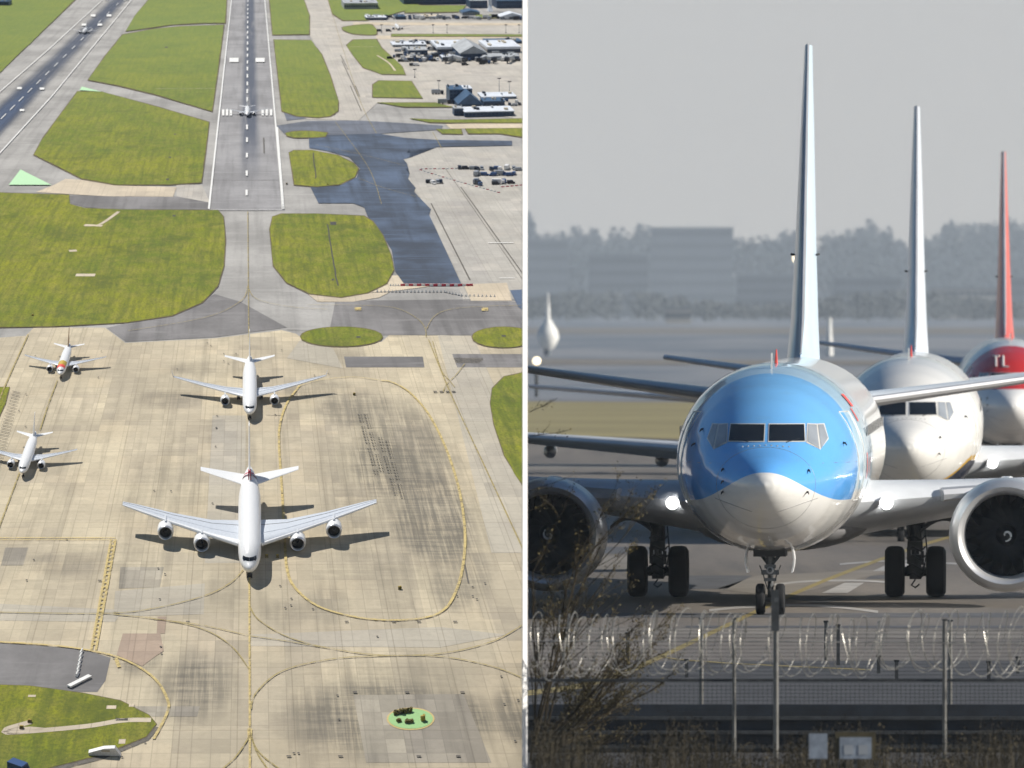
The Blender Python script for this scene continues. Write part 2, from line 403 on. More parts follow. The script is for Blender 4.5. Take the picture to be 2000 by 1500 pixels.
def catmull(pts, closed=True, step=6):
    n = len(pts); out = []
    rng = range(n) if closed else range(n-1)
    for i in rng:
        p0 = pts[(i-1) % n] if closed or i > 0 else pts[i]; p1 = pts[i]; p2 = pts[(i+1) % n]
        p3 = pts[(i+2) % n] if closed or i+2 < n else p2
        k = max(1, int(math.hypot(p2[0]-p1[0], p2[1]-p1[1])/step))
        for j in range(k):
            s = j/k
            out.append(tuple(.5*((2*p1[a])+(-p0[a]+p2[a])*s+(2*p0[a]-5*p1[a]+4*p2[a]-p3[a])*s*s+(-p0[a]+3*p1[a]-3*p2[a]+p3[a])*s**3) for a in (0, 1)))
    if not closed: out.append(tuple(pts[-1]))
    return out
YMIN, YMAX, XMAX = -24, 1524, 1025.5
class Sheet:
    """pieces of paving drawn in plan; each piece lies lv steps above the base sheet"""
    def __init__(s, name, mat, lv): s.name, s.mat, s.lv = name, mat, lv; s.v = []; s.f = []; s.uv = []
    def poly(s, pts, smooth=False):
        if smooth: pts = catmull(pts)
        pts = [(min(max(x, -30), XMAX), min(max(y, YMIN), YMAX)) for x, y in pts]
        q = []
        for p in pts:
            if not q or math.hypot(p[0]-q[-1][0], p[1]-q[-1][1]) > .2: q.append(p)
        bm = bmesh.new(); vs = [bm.verts.new((x, y, 0)) for x, y in q]
        bm.faces.new(vs); bmesh.ops.triangulate(bm, faces=bm.faces[:])
        ys = [p[1] for p in q]; xs = [p[0] for p in q]
        r = math.ceil(min(ys)/10)*10
        while r < max(ys):
            bmesh.ops.bisect_plane(bm, geom=bm.verts[:]+bm.edges[:]+bm.faces[:], plane_co=(0, r, 0), plane_no=(0, 1, 0)); r += 10
        c = math.ceil(min(xs)/50)*50
        while c < max(xs):
            bmesh.ops.bisect_plane(bm, geom=bm.verts[:]+bm.edges[:]+bm.faces[:], plane_co=(c, 0, 0), plane_no=(1, 0, 0)); c += 50
        bm.verts.index_update(); o = len(s.v)
        for v in bm.verts: s.v.append((v.co.x, v.co.y))
        for f in bm.faces: s.f.append([o+v.index for v in f.verts])
        bm.free(); return s
    def stroke(s, pts, w, smooth=True, dash=None):
        """painted line w metres wide"""
        pts = catmull(pts, False, 5) if smooth else catmull([pts[0]]+[p for p in pts[1:]], False, 8) if False else (catmull(pts, False, 5) if smooth else s.lin(pts))
        q = [toM(*p) for p in pts]; o = None; run = 0
        for i, p in enumerate(q):
            a = q[max(i-1, 0)]; b = q[min(i+1, len(q)-1)]; dx, dy = b[0]-a[0], b[1]-a[1]; l = math.hypot(dx, dy) or 1
            if i: run += math.hypot(p[0]-q[i-1][0], p[1]-q[i-1][1])
            nx, ny = -dy/l*w/2, dx/l*w/2
            A, B = toP(p[0]+nx, p[1]+ny), toP(p[0]-nx, p[1]-ny)
            s.v += [(min(A[0], XMAX), A[1]), (min(B[0], XMAX), B[1])]
            if i and not (dash and (run % dash[0]) > dash[1]):
                k = len(s.v)
                if abs(s.v[k-1][0]-s.v[k-3][0])+abs(s.v[k-1][1]-s.v[k-3][1]) > 1e-4: s.f.append([k-4, k-3, k-1, k-2])
        return s
    def lin(s, pts):
        out = []
        for a, b in zip(pts, pts[1:]):
            k = max(1, int(math.hypot(b[0]-a[0], b[1]-a[1])/6))
            out += [(a[0]+(b[0]-a[0])*j/k, a[1]+(b[1]-a[1])*j/k) for j in range(k)]
        return out+[pts[-1]]
    def rect(s, x, y, w, h): return s.poly([(x-w/2, y-h/2), (x+w/2, y-h/2), (x+w/2, y+h/2), (x-w/2, y+h/2)])
    def build(s):
        me = bpy.data.meshes.new(s.name)
        me.from_pydata([tuple(L(x, y, s.lv*LV)) for x, y in s.v], [], s.f)
        uvl = me.uv_layers.new(name='UVMap'); mets = [toM(x, y) for x, y in s.v]
        for lp in me.loops: uvl.data[lp.index].uv = mets[lp.vertex_index]
        bm = bmesh.new(); bm.from_mesh(me); bm.normal_update()
        bad = [f for f in bm.faces if f.normal.z < 0]; bmesh.ops.reverse_faces(bm, faces=bad); bm.to_mesh(me); bm.free()
        me.materials.append(M[s.mat])
        o = bpy.data.objects.new(s.name, me); CUR[0].objects.link(o); o['kind'] = 'structure'; return o

# base sheet
b = Sheet('ground', 'taxi_asphalt', 0)
nx = 20
for j, y in enumerate(range(YMIN-6, YMAX+6, 10)):
    for i in range(nx+1): b.v.append((-40+(XMAX+40)*i/nx, y))
rows = len(range(YMIN-6, YMAX+6, 10))
for j in range(rows-1):
    for i in range(nx): a = j*(nx+1)+i; b.f.append([a, a+1, a+nx+2, a+nx+1])
b.build()
# body of earth under the sheet so that it reads as ground from the side
eb = MB(); top = []; 
prof = [L(0, y) for y in range(YMIN, YMAX, 60)]
eb.loft([[L(-40, y, -.05), L(XMAX, y, -.05), L(XMAX, y, -.05)-Vector((0, 0, 2.5)), L(-40, y, -.05)-Vector((0, 0, 2.5))] for y in range(YMIN, YMAX+1, 60)])
tag(eb.build('terrain', 'earth_edge', smooth=False), kind='structure')

Sheet('concrete_apron', 'apron_concrete', 1).poly([(-30, 662), (50, 656), (66, 640), (205, 640), (245, 670), (420, 661), (550, 645), (578, 652), (600, 668), (745, 668), (760, 655), (925, 656), (1030, 656), (1030, 1530), (-30, 1530)]).build()
s = Sheet('runway', 'runway_asphalt', 1); s.poly([(453, -24), (517, -24), (556, 412), (405, 412)]); s.build()
s = Sheet('taxiway', 'dark_asphalt', 2)
s.poly([(655, 588), (1030, 584), (1030, 657), (925, 655), (745, 655), (700, 640), (645, 640)])
s.poly([(208, 641), (330, 612), (420, 575), (470, 590), (560, 640), (420, 659), (246, 668)])
s.poly([(132, 382), (345, 384), (410, 396), (412, 411), (240, 411), (165, 405), (138, 398)])
s.poly([(-30, 1254), (160, 1268), (216, 1285), (206, 1330), (190, 1352), (160, 1352), (-30, 1337)])
s.poly([(672, 697), (826, 697), (829, 718), (676, 718)]); s.poly([(883, 692), (1030, 692), (1030, 718), (893, 718)])
s.build()
s = Sheet('pale_taxiway', 'old_concrete', 2)
s.poly([(590, -24), (632, -24), (650, 28), (670, 41), (740, 40), (1030, 42), (1030, 236), (850, 202), (736, 202), (700, 236), (560, 232), (655, 226), (662, 205), (650, 168), (630, 108), (606, 72)])
s.poly([(345, 360), (395, 362), (410, 396), (345, 384)])
s.build()
s = Sheet('cream_paving', 'cream_concrete', 3)
s.poly([(128, 350), (160, 352), (225, 363), (345, 366), (338, 385), (205, 384), (70, 376), (105, 362)])
s.poly([(0, 6), (22, 2), (38, 5), (-20, 34)])
s.poly([(738, 540), (790, 538), (800, 553), (840, 560), (760, 570), (720, 572), (738, 566)])
s.poly([(600, 574), (760, 572), (740, 582), (690, 590), (620, 590)])
s.poly([(905, 556), (990, 553), (1000, 588), (920, 588)])
s.poly([(735, 70), (1030, 71), (1030, 76), (735, 77)]); s.poly([(870, 243), (1030, 240), (1030, 252), (880, 252)])
s.poly([(690, 44), (1030, 46), (1030, 50), (690, 50)])
s.build()
s = Sheet('parking_stand', 'stand_concrete', 2)
s.poly([(775, 290), (1030, 286), (1030, 590), (905, 588), (895, 556), (838, 410), (808, 370), (785, 325)]); s.build()
s = Sheet('new_taxiway', 'new_asphalt', 4)
s.poly([(603, 266), (740, 262), (790, 270), (850, 274), (1000, 276), (1000, 285), (855, 288), (775, 291), (797, 301), (800, 309), (788, 312), (795, 320), (789, 328), (800, 340), (797, 350), (812, 368), (808, 375), (842, 410), (838, 420), (902, 557), (792, 559), (772, 532), (765, 490), (742, 452), (718, 424), (711, 406), (690, 398), (622, 398), (606, 366), (662, 364), (696, 348), (703, 330), (682, 308), (640, 296), (604, 290)])
s.poly([(996, 568), (1030, 566), (1030, 610), (1012, 600)])
s.build()
s = Sheet('worn_taxiway', 'worn_asphalt', 3)
s.poly([(540, 246), (600, 237), (700, 236), (790, 241), (865, 246), (862, 254), (740, 262), (600, 266), (556, 263)])
s.poly([(552, 215), (600, 232), (560, 236)]); s.build()
s = Sheet('rubber_marks', 'rubber_streaks', 2)
s.poly([(-30, 190), (60, 125), (130, 65), (195, -24), (262, -24), (180, 105), (110, 180), (45, 245), (-30, 320)]); s.build()
s = Sheet('slab_patches', 'grey_slab', 2)
for q in ([(10, 1070), (55, 1070), (45, 1105), (2, 1105)], [(235, 1108), (320, 1108), (312, 1148), (232, 1150)], [(690, 1358), (905, 1356), (960, 1490), (715, 1490)], [(250, 1380), (390, 1380), (385, 1400), (255, 1400)]): s.poly(q)
s.build()
s = Sheet('pale_patches', 'pale_slab', 2)
for q in ([(415, 812), (480, 812), (478, 1100), (400, 1100)], [(-30, 1178), (240, 1192), (225, 1215), (-30, 1212)], [(225, 1155), (400, 1140), (398, 1200), (222, 1205)], [(485, 1240), (860, 1225), (990, 1240), (860, 1265), (485, 1262)],
          [(855, 655), (925, 657), (1030, 900), (1030, 1080), (960, 1080)], [(590, 660), (650, 680), (670, 720), (560, 700)]): s.poly(q)
s.build()
s = Sheet('pink_patches', 'pink_slab', 3)
for q in ([(240, 1238), (313, 1238), (320, 1272), (300, 1285), (278, 1302), (228, 1280)], [(308, 1205), (325, 1205), (322, 1238), (306, 1238)]): s.poly(q)
s.build()

GR = [
 ([(-30, -24), (172, -24), (0, 143), (-30, 168)], 0), ([(290, 2), (300, -24), (443, -24), (440, 46), (400, 46), (340, 49), (246, 62), (265, 30)], 0),
 ([(240, 69), (300, 58), (350, 53), (437, 50), (428, 120), (414, 219), (305, 186), (230, 168), (172, 157), (205, 112)], 0),
 ([(152, 180), (200, 181), (300, 208), (408, 240), (401, 300), (393, 358), (330, 362), (225, 362), (160, 350), (66, 303), (85, 270)], 0),
 ([(-30, 377), (135, 382), (137, 400), (165, 408), (240, 411), (425, 412), (436, 425), (440, 470), (437, 520), (425, 560), (395, 592), (335, 618), (250, 631), (100, 639), (-30, 641)], 0),
 ([(524, -24), (584, -24), (604, 30), (604, 68), (533, 69)], 0),
 ([(535, 79), (608, 80), (628, 108), (645, 150), (661, 200), (660, 218), (645, 228), (620, 231), (580, 228), (551, 218)], 0),
 ([(634, -24), (800, -24), (820, 14), (740, 36), (716, 41), (670, 41), (650, 28)], 0),
 ([(668, 56), (700, 50), (727, 50), (736, 68), (690, 67)], 1), ([(677, 90), (690, 79), (735, 78), (745, 95), (785, 130), (792, 147), (745, 146), (710, 133), (690, 110)], 0),
 ([(728, 167), (740, 159), (803, 160), (825, 193), (728, 191)], 0), ([(736, 202), (850, 202), (885, 210), (790, 210)], 0),
 ([(558, 262), (590, 257), (640, 261), (635, 268), (575, 270)], 1),
 ([(565, 300), (575, 295), (610, 295), (660, 305), (690, 320), (700, 330), (692, 347), (665, 361), (620, 366), (575, 362)], 0),
 ([(527, 450), (533, 425), (550, 419), (620, 419), (710, 423), (728, 434), (748, 462), (764, 500), (769, 528), (755, 555), (718, 573), (665, 582), (605, 575), (560, 553), (534, 520)], 0),
 ([(667+80*math.cos(a*.3142), 659+19*math.sin(a*.3142)) for a in range(20)], 1), ([(984+62*math.cos(a*.3142), 660+20*math.sin(a*.3142)) for a in range(20)], 1),
 ([(1030, 728), (985, 737), (962, 760), (958, 790), (965, 830), (985, 890), (1010, 935), (1030, 958)], 0),
 ([(-30, 1338), (60, 1341), (160, 1355), (235, 1370), (290, 1398), (305, 1416), (285, 1440), (200, 1475), (100, 1500), (20, 1530), (-30, 1530)], 0),
 ([(-30, 757), (18, 758), (10, 790), (-2, 815), (-30, 840)], 0), ([(800, 233), (870, 236), (1030, 233), (1030, 241), (880, 241), (840, 240)], 0),
 ([(852, 254), (900, 254), (903, 263), (865, 262)], 0), ([(909, 253), (1030, 252), (1030, 270), (975, 262), (915, 262)], 0),
 ([(765, 68), (1030, 69), (1030, 72), (765, 72)], 0), ([(800, 12), (910, 12), (900, 24), (790, 26)], 0), ([(930, 30), (1030, 30), (1030, 36), (930, 36)], 0)]
def jitter(pts, a=.8):
    out = []
    for p in Sheet.lin(None, pts+[pts[0]])[:-1]: out.append((p[0]+random.uniform(-a, a), p[1]+random.uniform(-a, a)*.5))
    return out
se = Sheet('grass_verge', 'earth_edge', 5); s = Sheet('grass_fields', 'grass_turf', 6)
for pts, sm in GR:
    q = catmull(pts, True, 8) if sm else pts
    cx = sum(p[0] for p in q)/len(q); cy = sum(p[1] for p in q)/len(q)
    se.poly([(p[0]+(1.5 if p[0] > cx else -1.5), p[1]+(1.0 if p[1] > cy else -1.0)) for p in q])
    s.poly(jitter(q))
se.build(); s.build()
s = Sheet('grass_tracks', 'cream_concrete', 7)
for p, w in (([(165, 443), (195, 440), (232, 415)], 2.2), ([(165, 441), (200, 443)], 4), ([(555, -20), (556, 20)], 0), ([(60, 1412), (15, 1425), (10, 1432), (60, 1430), (170, 1420), (240, 1409), (295, 1408)], 2.0),
             ([(305, 175), (435, 174)], .8), ([(683, 93), (740, 93)], .8), ([(737, 110), (760, 125), (772, 140)], 2), ([(135, 492), (150, 491)], 4), ([(148, 539), (186, 539)], 5), ([(208, 1383), (227, 1383)], 1.6), ([(252, 1379), (262, 1379)], 1.6), ([(232, 1450), (245, 1450)], 2), ([(55, 1361), (70, 1361)], 1)):
    if w: s.stroke(p, w)
s.poly([(12, 1424), (60, 1421), (92, 1424), (60, 1434), (14, 1437)])
s.build()
s = Sheet('grass_drains', 'p_dark', 7)
for p in ([(640, 440), (645, 480), (652, 520), (660, 560)], [(612, 300), (617, 350)]): s.stroke([(x+random.uniform(-1, 1), y) for x, y in catmull(p, False, 10)], .7)
for q in ((651, 438, 12, 6), (560, 360, 4, 2), (340, 423, 6, 3), (327, 352, 6, 3), (332, 309, 5, 2), (342, 264, 4, 2), (325, 94, 6, 2), (700, 660, 8, 3), (984, 658, 8, 3), (238, 1407, 24, 5), (650, 548, 5, 3)): s.rect(*q)
s.build()

# markings
s = Sheet('yellow_markings', 'p_yellow', 8)
s.stroke([(585, 755), (560, 790), (547, 830), (545, 870), (550, 950), (556, 1050), (560, 1110), (575, 1148), (620, 1185), (690, 1206), (760, 1213), (830, 1208), (870, 1190), (893, 1150), (905, 1100), (908, 1040), (897, 960), (872, 880), (838, 812), (800, 768), (765, 748), (745, 745)], .85)
s.stroke([(585, 755), (625, 744), (690, 738), (745, 745)], .35)
for dx in (0, 9): s.stroke([(217+dx, 1055), (178+dx, 1272)], .7, False)
s.stroke([(-28, 1052), (225, 1052)], .5, False); s.stroke([(-28, 1056), (225, 1056)], .35, False)
for k in range(26):
    f = k/26; s.rect(223-42*f, 1060+208*f, 7, 3)
s.stroke([(487, 1130), (488, 1490), (488, 1524)], .55)
s.stroke([(-28, 1254), (100, 1262), (185, 1274), (245, 1291), (300, 1325), (327, 1368), (326, 1395), (300, 1445)], .75)
s.stroke([(226, 1287), (233, 1305)], 1.0)
s.rect(699, 605, 13, 6); s.rect(947, 606, 13, 6); s.poly([(483, 1425), (493, 1425), (492, 1445), (484, 1445)])
s.build()
s = Sheet('dull_yellow_markings', 'p_yellow_dull', 8)
for p, w in (([(484, 415), (485, 560), (486, 645), (488, 700)], .45), ([(475, 1115), (450, 1140), (400, 1165), (300, 1190), (200, 1200), (-28, 1197)], .4), ([(195, 1199), (300, 1210), (390, 1228), (450, 1262), (487, 1309)], .4), ([(300, 1211), (390, 1222), (485, 1243)], .35),
             ([(488, 1186), (505, 1212), (560, 1245), (640, 1267), (740, 1281), (860, 1278), (960, 1255), (1025, 1220)], .4), ([(490, 1244), (560, 1254), (640, 1268)], .35), ([(490, 1387), (500, 1355), (550, 1313), (640, 1290), (740, 1283), (860, 1284), (960, 1303), (1025, 1328)], .4),
             ([(489, 1437), (462, 1478), (436, 1502), (410, 1524)], .4), ([(489, 1437), (505, 1470), (545, 1503), (580, 1524)], .4), ([(489, 1432), (500, 1468), (520, 1500), (535, 1524)], .4),
             ([(837, 665), (880, 770), (950, 920), (1025, 1082)], .5), ([(832, 660), (830, 642), (812, 622), (770, 603), (700, 598), (600, 597)], .35), ([(833, 645), (848, 620), (880, 606), (950, 600), (1025, 598)], .35),
             ([(55, 655), (10, 755), (-28, 850)], .6), ([(112, 745), (95, 790), (78, 842)], .5), ([(38, 925), (-20, 1080)], .5), ([(845, 668), (862, 725), (878, 745), (888, 758)], .4), ([(908, 712), (890, 735), (872, 752), (865, 768)], .4), ([(484, 560), (500, 585), (560, 600), (640, 606)], .35), ([(484, 560), (470, 590), (400, 622), (250, 648)], .35),
             ([(655, 240), (720, 330), (745, 400)], .35), ([(617, 285), (690, 300), (790, 325)], .35), ([(700, 350), (760, 372), (840, 392)], .35), ([(640, 0), (700, 190), (735, 262)], .4), ([(845, 260), (862, 290)], .5), ([(600, 590), (300, 600)], 0)):
    if w: s.stroke(p, w)
s.build()
s = Sheet('white_markings', 'p_white', 8)
s.stroke([(455, -24), (408, 410)], 1.2, False); s.stroke([(515, -24), (553, 410)], 1.2, False); s.stroke([(408, 411.5), (553, 411.5)], .4, False)
s.stroke([(541, 250), (553, 410)], 1.6, False)
for y, h in ((4, 4), (12, 4), (20, 4), (28, 4), (36, 4), (45, 5), (55, 5), (65, 5), (75, 5), (86, 6), (98, 6), (110, 6), (123, 6), (136, 7), (150, 7), (165, 7), (180, 8), (196, 8), (250, 9), (275, 9), (305, 9), (340, 10), (378, 11)): s.rect(484-y*.006, y, 1.6+y*.007, h)
for x in (457, 508): s.rect(x, 119, 18, 8)
for x in (436, 443.5, 451, 513, 521, 529.5): s.rect(x, 221.5, 4.6, 12)
s.stroke([(-28, 205), (95, 98), (228, -24)], .9, False); s.stroke([(-28, 331), (100, 191), (258, 0), (272, -24)], .9, False)
for k in range(14):
    f = k/13; s.stroke([(2+225*f, 234-222*f), (2+225*f+10*(1-f*.6), 234-222*f-10*(1-f*.6))], .8, False)
for q in ((38, 174), (82, 175), (43, 217), (182, 32), (213, 32), (164, 50), (195, 50), (208, 0), (246, 0)): s.rect(q[0], q[1], 9, 4)
for q in ((990, 545, 30, .8), (978, 476, 50, .9)): s.rect(*q)
s.build()
s = Sheet('green_markings', 'p_green', 8)
s.poly([(40, 333), (100, 363), (17, 363)]); s.poly([(160, 171), (198, 181), (155, 178)]); s.build()
# seams, stop bars, light pots and skid ticks set in the paving
s = Sheet('paving_seams', 'p_seam', 4)
for p, w in (([(900, 366), (1030, 548)], .7), ([(842, 398), (918, 548)], .8), ([(870, 330), (1030, 560)], .35), ([(845, 665), (1030, 1075)], 0), ([(560, 645), (745, 655)], .4), ([(300, 412), (540, 412)], .4), ([(405, 353), (556, 353)], .5), ([(700, 190), (668, 120)], .8), ([(684, 168), (706, 218)], .8), ([(694, 168), (703, 190)], .8), ([(665, 108), (680, 137)], .7), ([(515, 270), (516, 300)], 1),
             ([(905, 1090), (915, 1140)], .5),  ([(553, 812), (520, 812)], .3), ([(0, 1345), (160, 1358)], .5), ([(305, 1420), (285, 1445), (200, 1480), (100, 1505)], 1.6)):
    if w: s.stroke(p, w, False)
s.build()
s = Sheet('ground_light_pots', 'p_dark', 9)
pots = [(547, 1146), (569, 1171), (568, 1184), (557, 1189), (611, 1191), (677, 1216), (769, 1216), (818, 1216), (889, 1216), (737, 1245), (781, 1150), (893, 1166), (923, 1148), (923, 1166), (931, 1172), (947, 1141), (979, 1323), (985, 1377), (1012, 1369), (1006, 1449), (659, 1360), (662, 1407), (693, 1354), (795, 1354), (903, 1354), (564, 1479), (574, 1473), (583, 1473), (665, 1479), (818, 1479), (895, 1479), (367, 1216), (312, 1172), (309, 1112), (322, 1123), (314, 1265), (315, 1278), (222, 1287), (423, 837), (421, 874), (415, 985), (334, 961), (301, 960), (52, 1135), (195, 1136), (130, 1055), (405, 672), (412, 677), (437, 693), (437, 707), (446, 712), (461, 693), (550, 686), (346, 723), (641, 732), (614, 735), (424, 814), (422, 838), (538, 812), (549, 826), (551, 966), (66, 1095), (283, 1452), (220, 1477), (238, 1480), (69, 697), (198, 688), (192, 739), (37, 804), (51, 772), (50, 835)]
for x, y in pots:
    k = (y+290)/1790; wide = y in (1216, 1354, 1479, 1136); s.rect(x, y, (9 if wide else 4.5)*k, 2.4*k)
for x in (850, 862, 874, 886): s.rect(x, 766+(x % 3), 7, 2)
for i in range(20):
    for dx in (0, 12, 40, 52):
        f = i/19
        if (i+dx) % 7 == 3: continue
        x = 700+dx+f*32; y = (812 if dx < 30 else 858)+f*115; s.rect(x, y, 3.6, 1.6); s.rect(x+5, y, 2, 1.4)
for k in range(26): f = k/25; s.stroke([(24-f*45, 766+f*150), (40-f*40, 770+f*150)], .35, False)
s.build()
# ============================================================ THE TAXI QUEUE SITE: ground
CUR[0] = col_near
def near_ground_mat():
    t = NT('taxiway_tarmac'); oc = t.n('TexCoord').outputs['Object']
    n1 = t.noise(t.scale(oc, .12, .012), 1, 5, .6); n2 = t.noise(oc, 3, 6, .7); n3 = t.noise(t.scale(oc, .5, .02), 1.0, 5, .6)
    c = t.mix(t.ramp(n1, .35, .65), (.235, .205, .175), (.155, .140, .128))
    c = t.mix(t.math('MULTIPLY', t.ramp(n3, .5, .7), .5), c, (.075, .075, .080))
    c = t.mix(t.math('MULTIPLY', t.ramp(n2, .35, .7), .35), c, (.07, .066, .06))
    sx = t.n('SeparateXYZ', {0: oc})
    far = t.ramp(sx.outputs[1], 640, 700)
    c = t.mix(far, c, t.mix(t.ramp(t.noise(t.scale(oc, .02, .004), 1, 4, .6), .4, .6), (.27, .28, .30), (.15, .18, .22)))  # far ground paler and bluer: haze put into its colour
    t.set(c, .8); return t.m
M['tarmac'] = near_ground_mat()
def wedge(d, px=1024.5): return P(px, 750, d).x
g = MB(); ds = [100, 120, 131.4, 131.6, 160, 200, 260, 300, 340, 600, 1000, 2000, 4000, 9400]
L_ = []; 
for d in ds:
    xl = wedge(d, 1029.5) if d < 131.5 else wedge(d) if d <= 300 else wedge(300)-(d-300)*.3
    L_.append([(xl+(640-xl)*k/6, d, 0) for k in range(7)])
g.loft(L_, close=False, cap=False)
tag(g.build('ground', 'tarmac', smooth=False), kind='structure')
def flat(name, mat, polys, z=.004):
    m = MB()
    for p in polys:
        q = [G(max(x, 1026) if y > 1000 else x, y, z) for x, y in p]; m.add(q, [tuple(range(len(q)))])
    o = m.build(name, mat, smooth=False); tag(o, kind='structure'); return o
def ribbon(pts, w):
    pts = catmull(pts, False, 12); out = []
    for a, b in zip(pts, pts[1:]): out.append([(a[0], a[1]-w(a[1])/2), (b[0], b[1]-w(b[1])/2), (b[0], b[1]+w(b[1])/2), (a[0], a[1]+w(a[1])/2)])
    return out
mm('near_yellow', (.30, .24, .09), .7, var=.3, scale=3); mm('near_white', (.40, .39, .38), .7, var=.2, scale=2)
mm('field_grass', (.30, .255, .115), .9, var=.15, scale=.05); mm('tar_patch', (.095, .098, .108), .8, var=.2); mm('tar_dark', (.060, .061, .066), .85, var=.25); mm('tar_pale', (.22, .20, .175), .8, var=.15, scale=.3)
flat('yellow_taxi_line', 'near_yellow', ribbon([(1028, 1354), (1130, 1340), (1215, 1316), (1300, 1278), (1450, 1207), (1530, 1169), (1620, 1130), (1755, 1080), (1870, 1045), (2040, 1010)], lambda y: 4+(y-1000)*.018) + ribbon([(1290, 1281), (1320, 1287), (1380, 1292), (1480, 1298), (1700, 1308)], lambda y: 2), .012)
flat('white_taxi_markings', 'near_white', ribbon([(1510, 1142), (1580, 1135), (1680, 1134), (1760, 1139)], lambda y: 3.5)+ribbon([(1640, 1102), (1720, 1096), (1780, 1096), (1870, 1101)], lambda y: 3)+ribbon([(1385, 1192), (1450, 1186), (1560, 1182), (1640, 1186), (1715, 1195)], lambda y: 4.5)
     + [[(1605, 1158), (1650, 1138), (1688, 1138), (1655, 1158)], [(1705, 1115), (1740, 1099), (1785, 1099), (1765, 1115)]], .008)
flat('tar_patches', 'tar_patch', [[(1030, 1068), (1335, 1068), (1335, 1082), (1030, 1080)], [(1330, 1124), (1470, 1124), (1420, 1150), (1330, 1150)], [(1530, 1168), (1590, 1164), (1660, 1170), (1600, 1178)], [(1030, 1197), (2040, 1197), (2040, 1206), (1030, 1206)], [(1700, 1125), (1760, 1120), (1740, 1130), (1690, 1131)],
     [(1340, 1222), (2040, 1222), (2040, 1226), (1340, 1226)]], .004)  # darker flat shapes and thin bands on the tarmac
flat('dark_tarmac', 'tar_dark', [[(1026, 1322), (2040, 1318), (2040, 1500), (1026, 1500)], [(1200, 1292), (2040, 1290), (2040, 1318), (1200, 1322)]], .006)  # near ground in shade: the darkness is put into the tarmac colour
flat('pale_tarmac', 'tar_pale', [[(1030, 1085), (1340, 1085), (1340, 1112), (1030, 1112)], [(1400, 1150), (1480, 1124), (1760, 1110), (1530, 1165)], [(1000, 1226), (2060, 1230), (2060, 1248), (1000, 1242)], [(1030, 905), (1340, 905), (1340, 915), (1030, 918)]], .004)
flat('grass_field', 'field_grass', [[(1015, 784), (1345, 786), (1345, 858), (1015, 848)], [(1345, 786), (2100, 800), (2100, 830), (1345, 858)]], .02)
flat('far_road', 'tar_pale', [[(1000, 640), (2100, 640), (2100, 652), (1000, 652)], [(1000, 700), (2100, 706), (2100, 714), (1000, 712)]], .05)
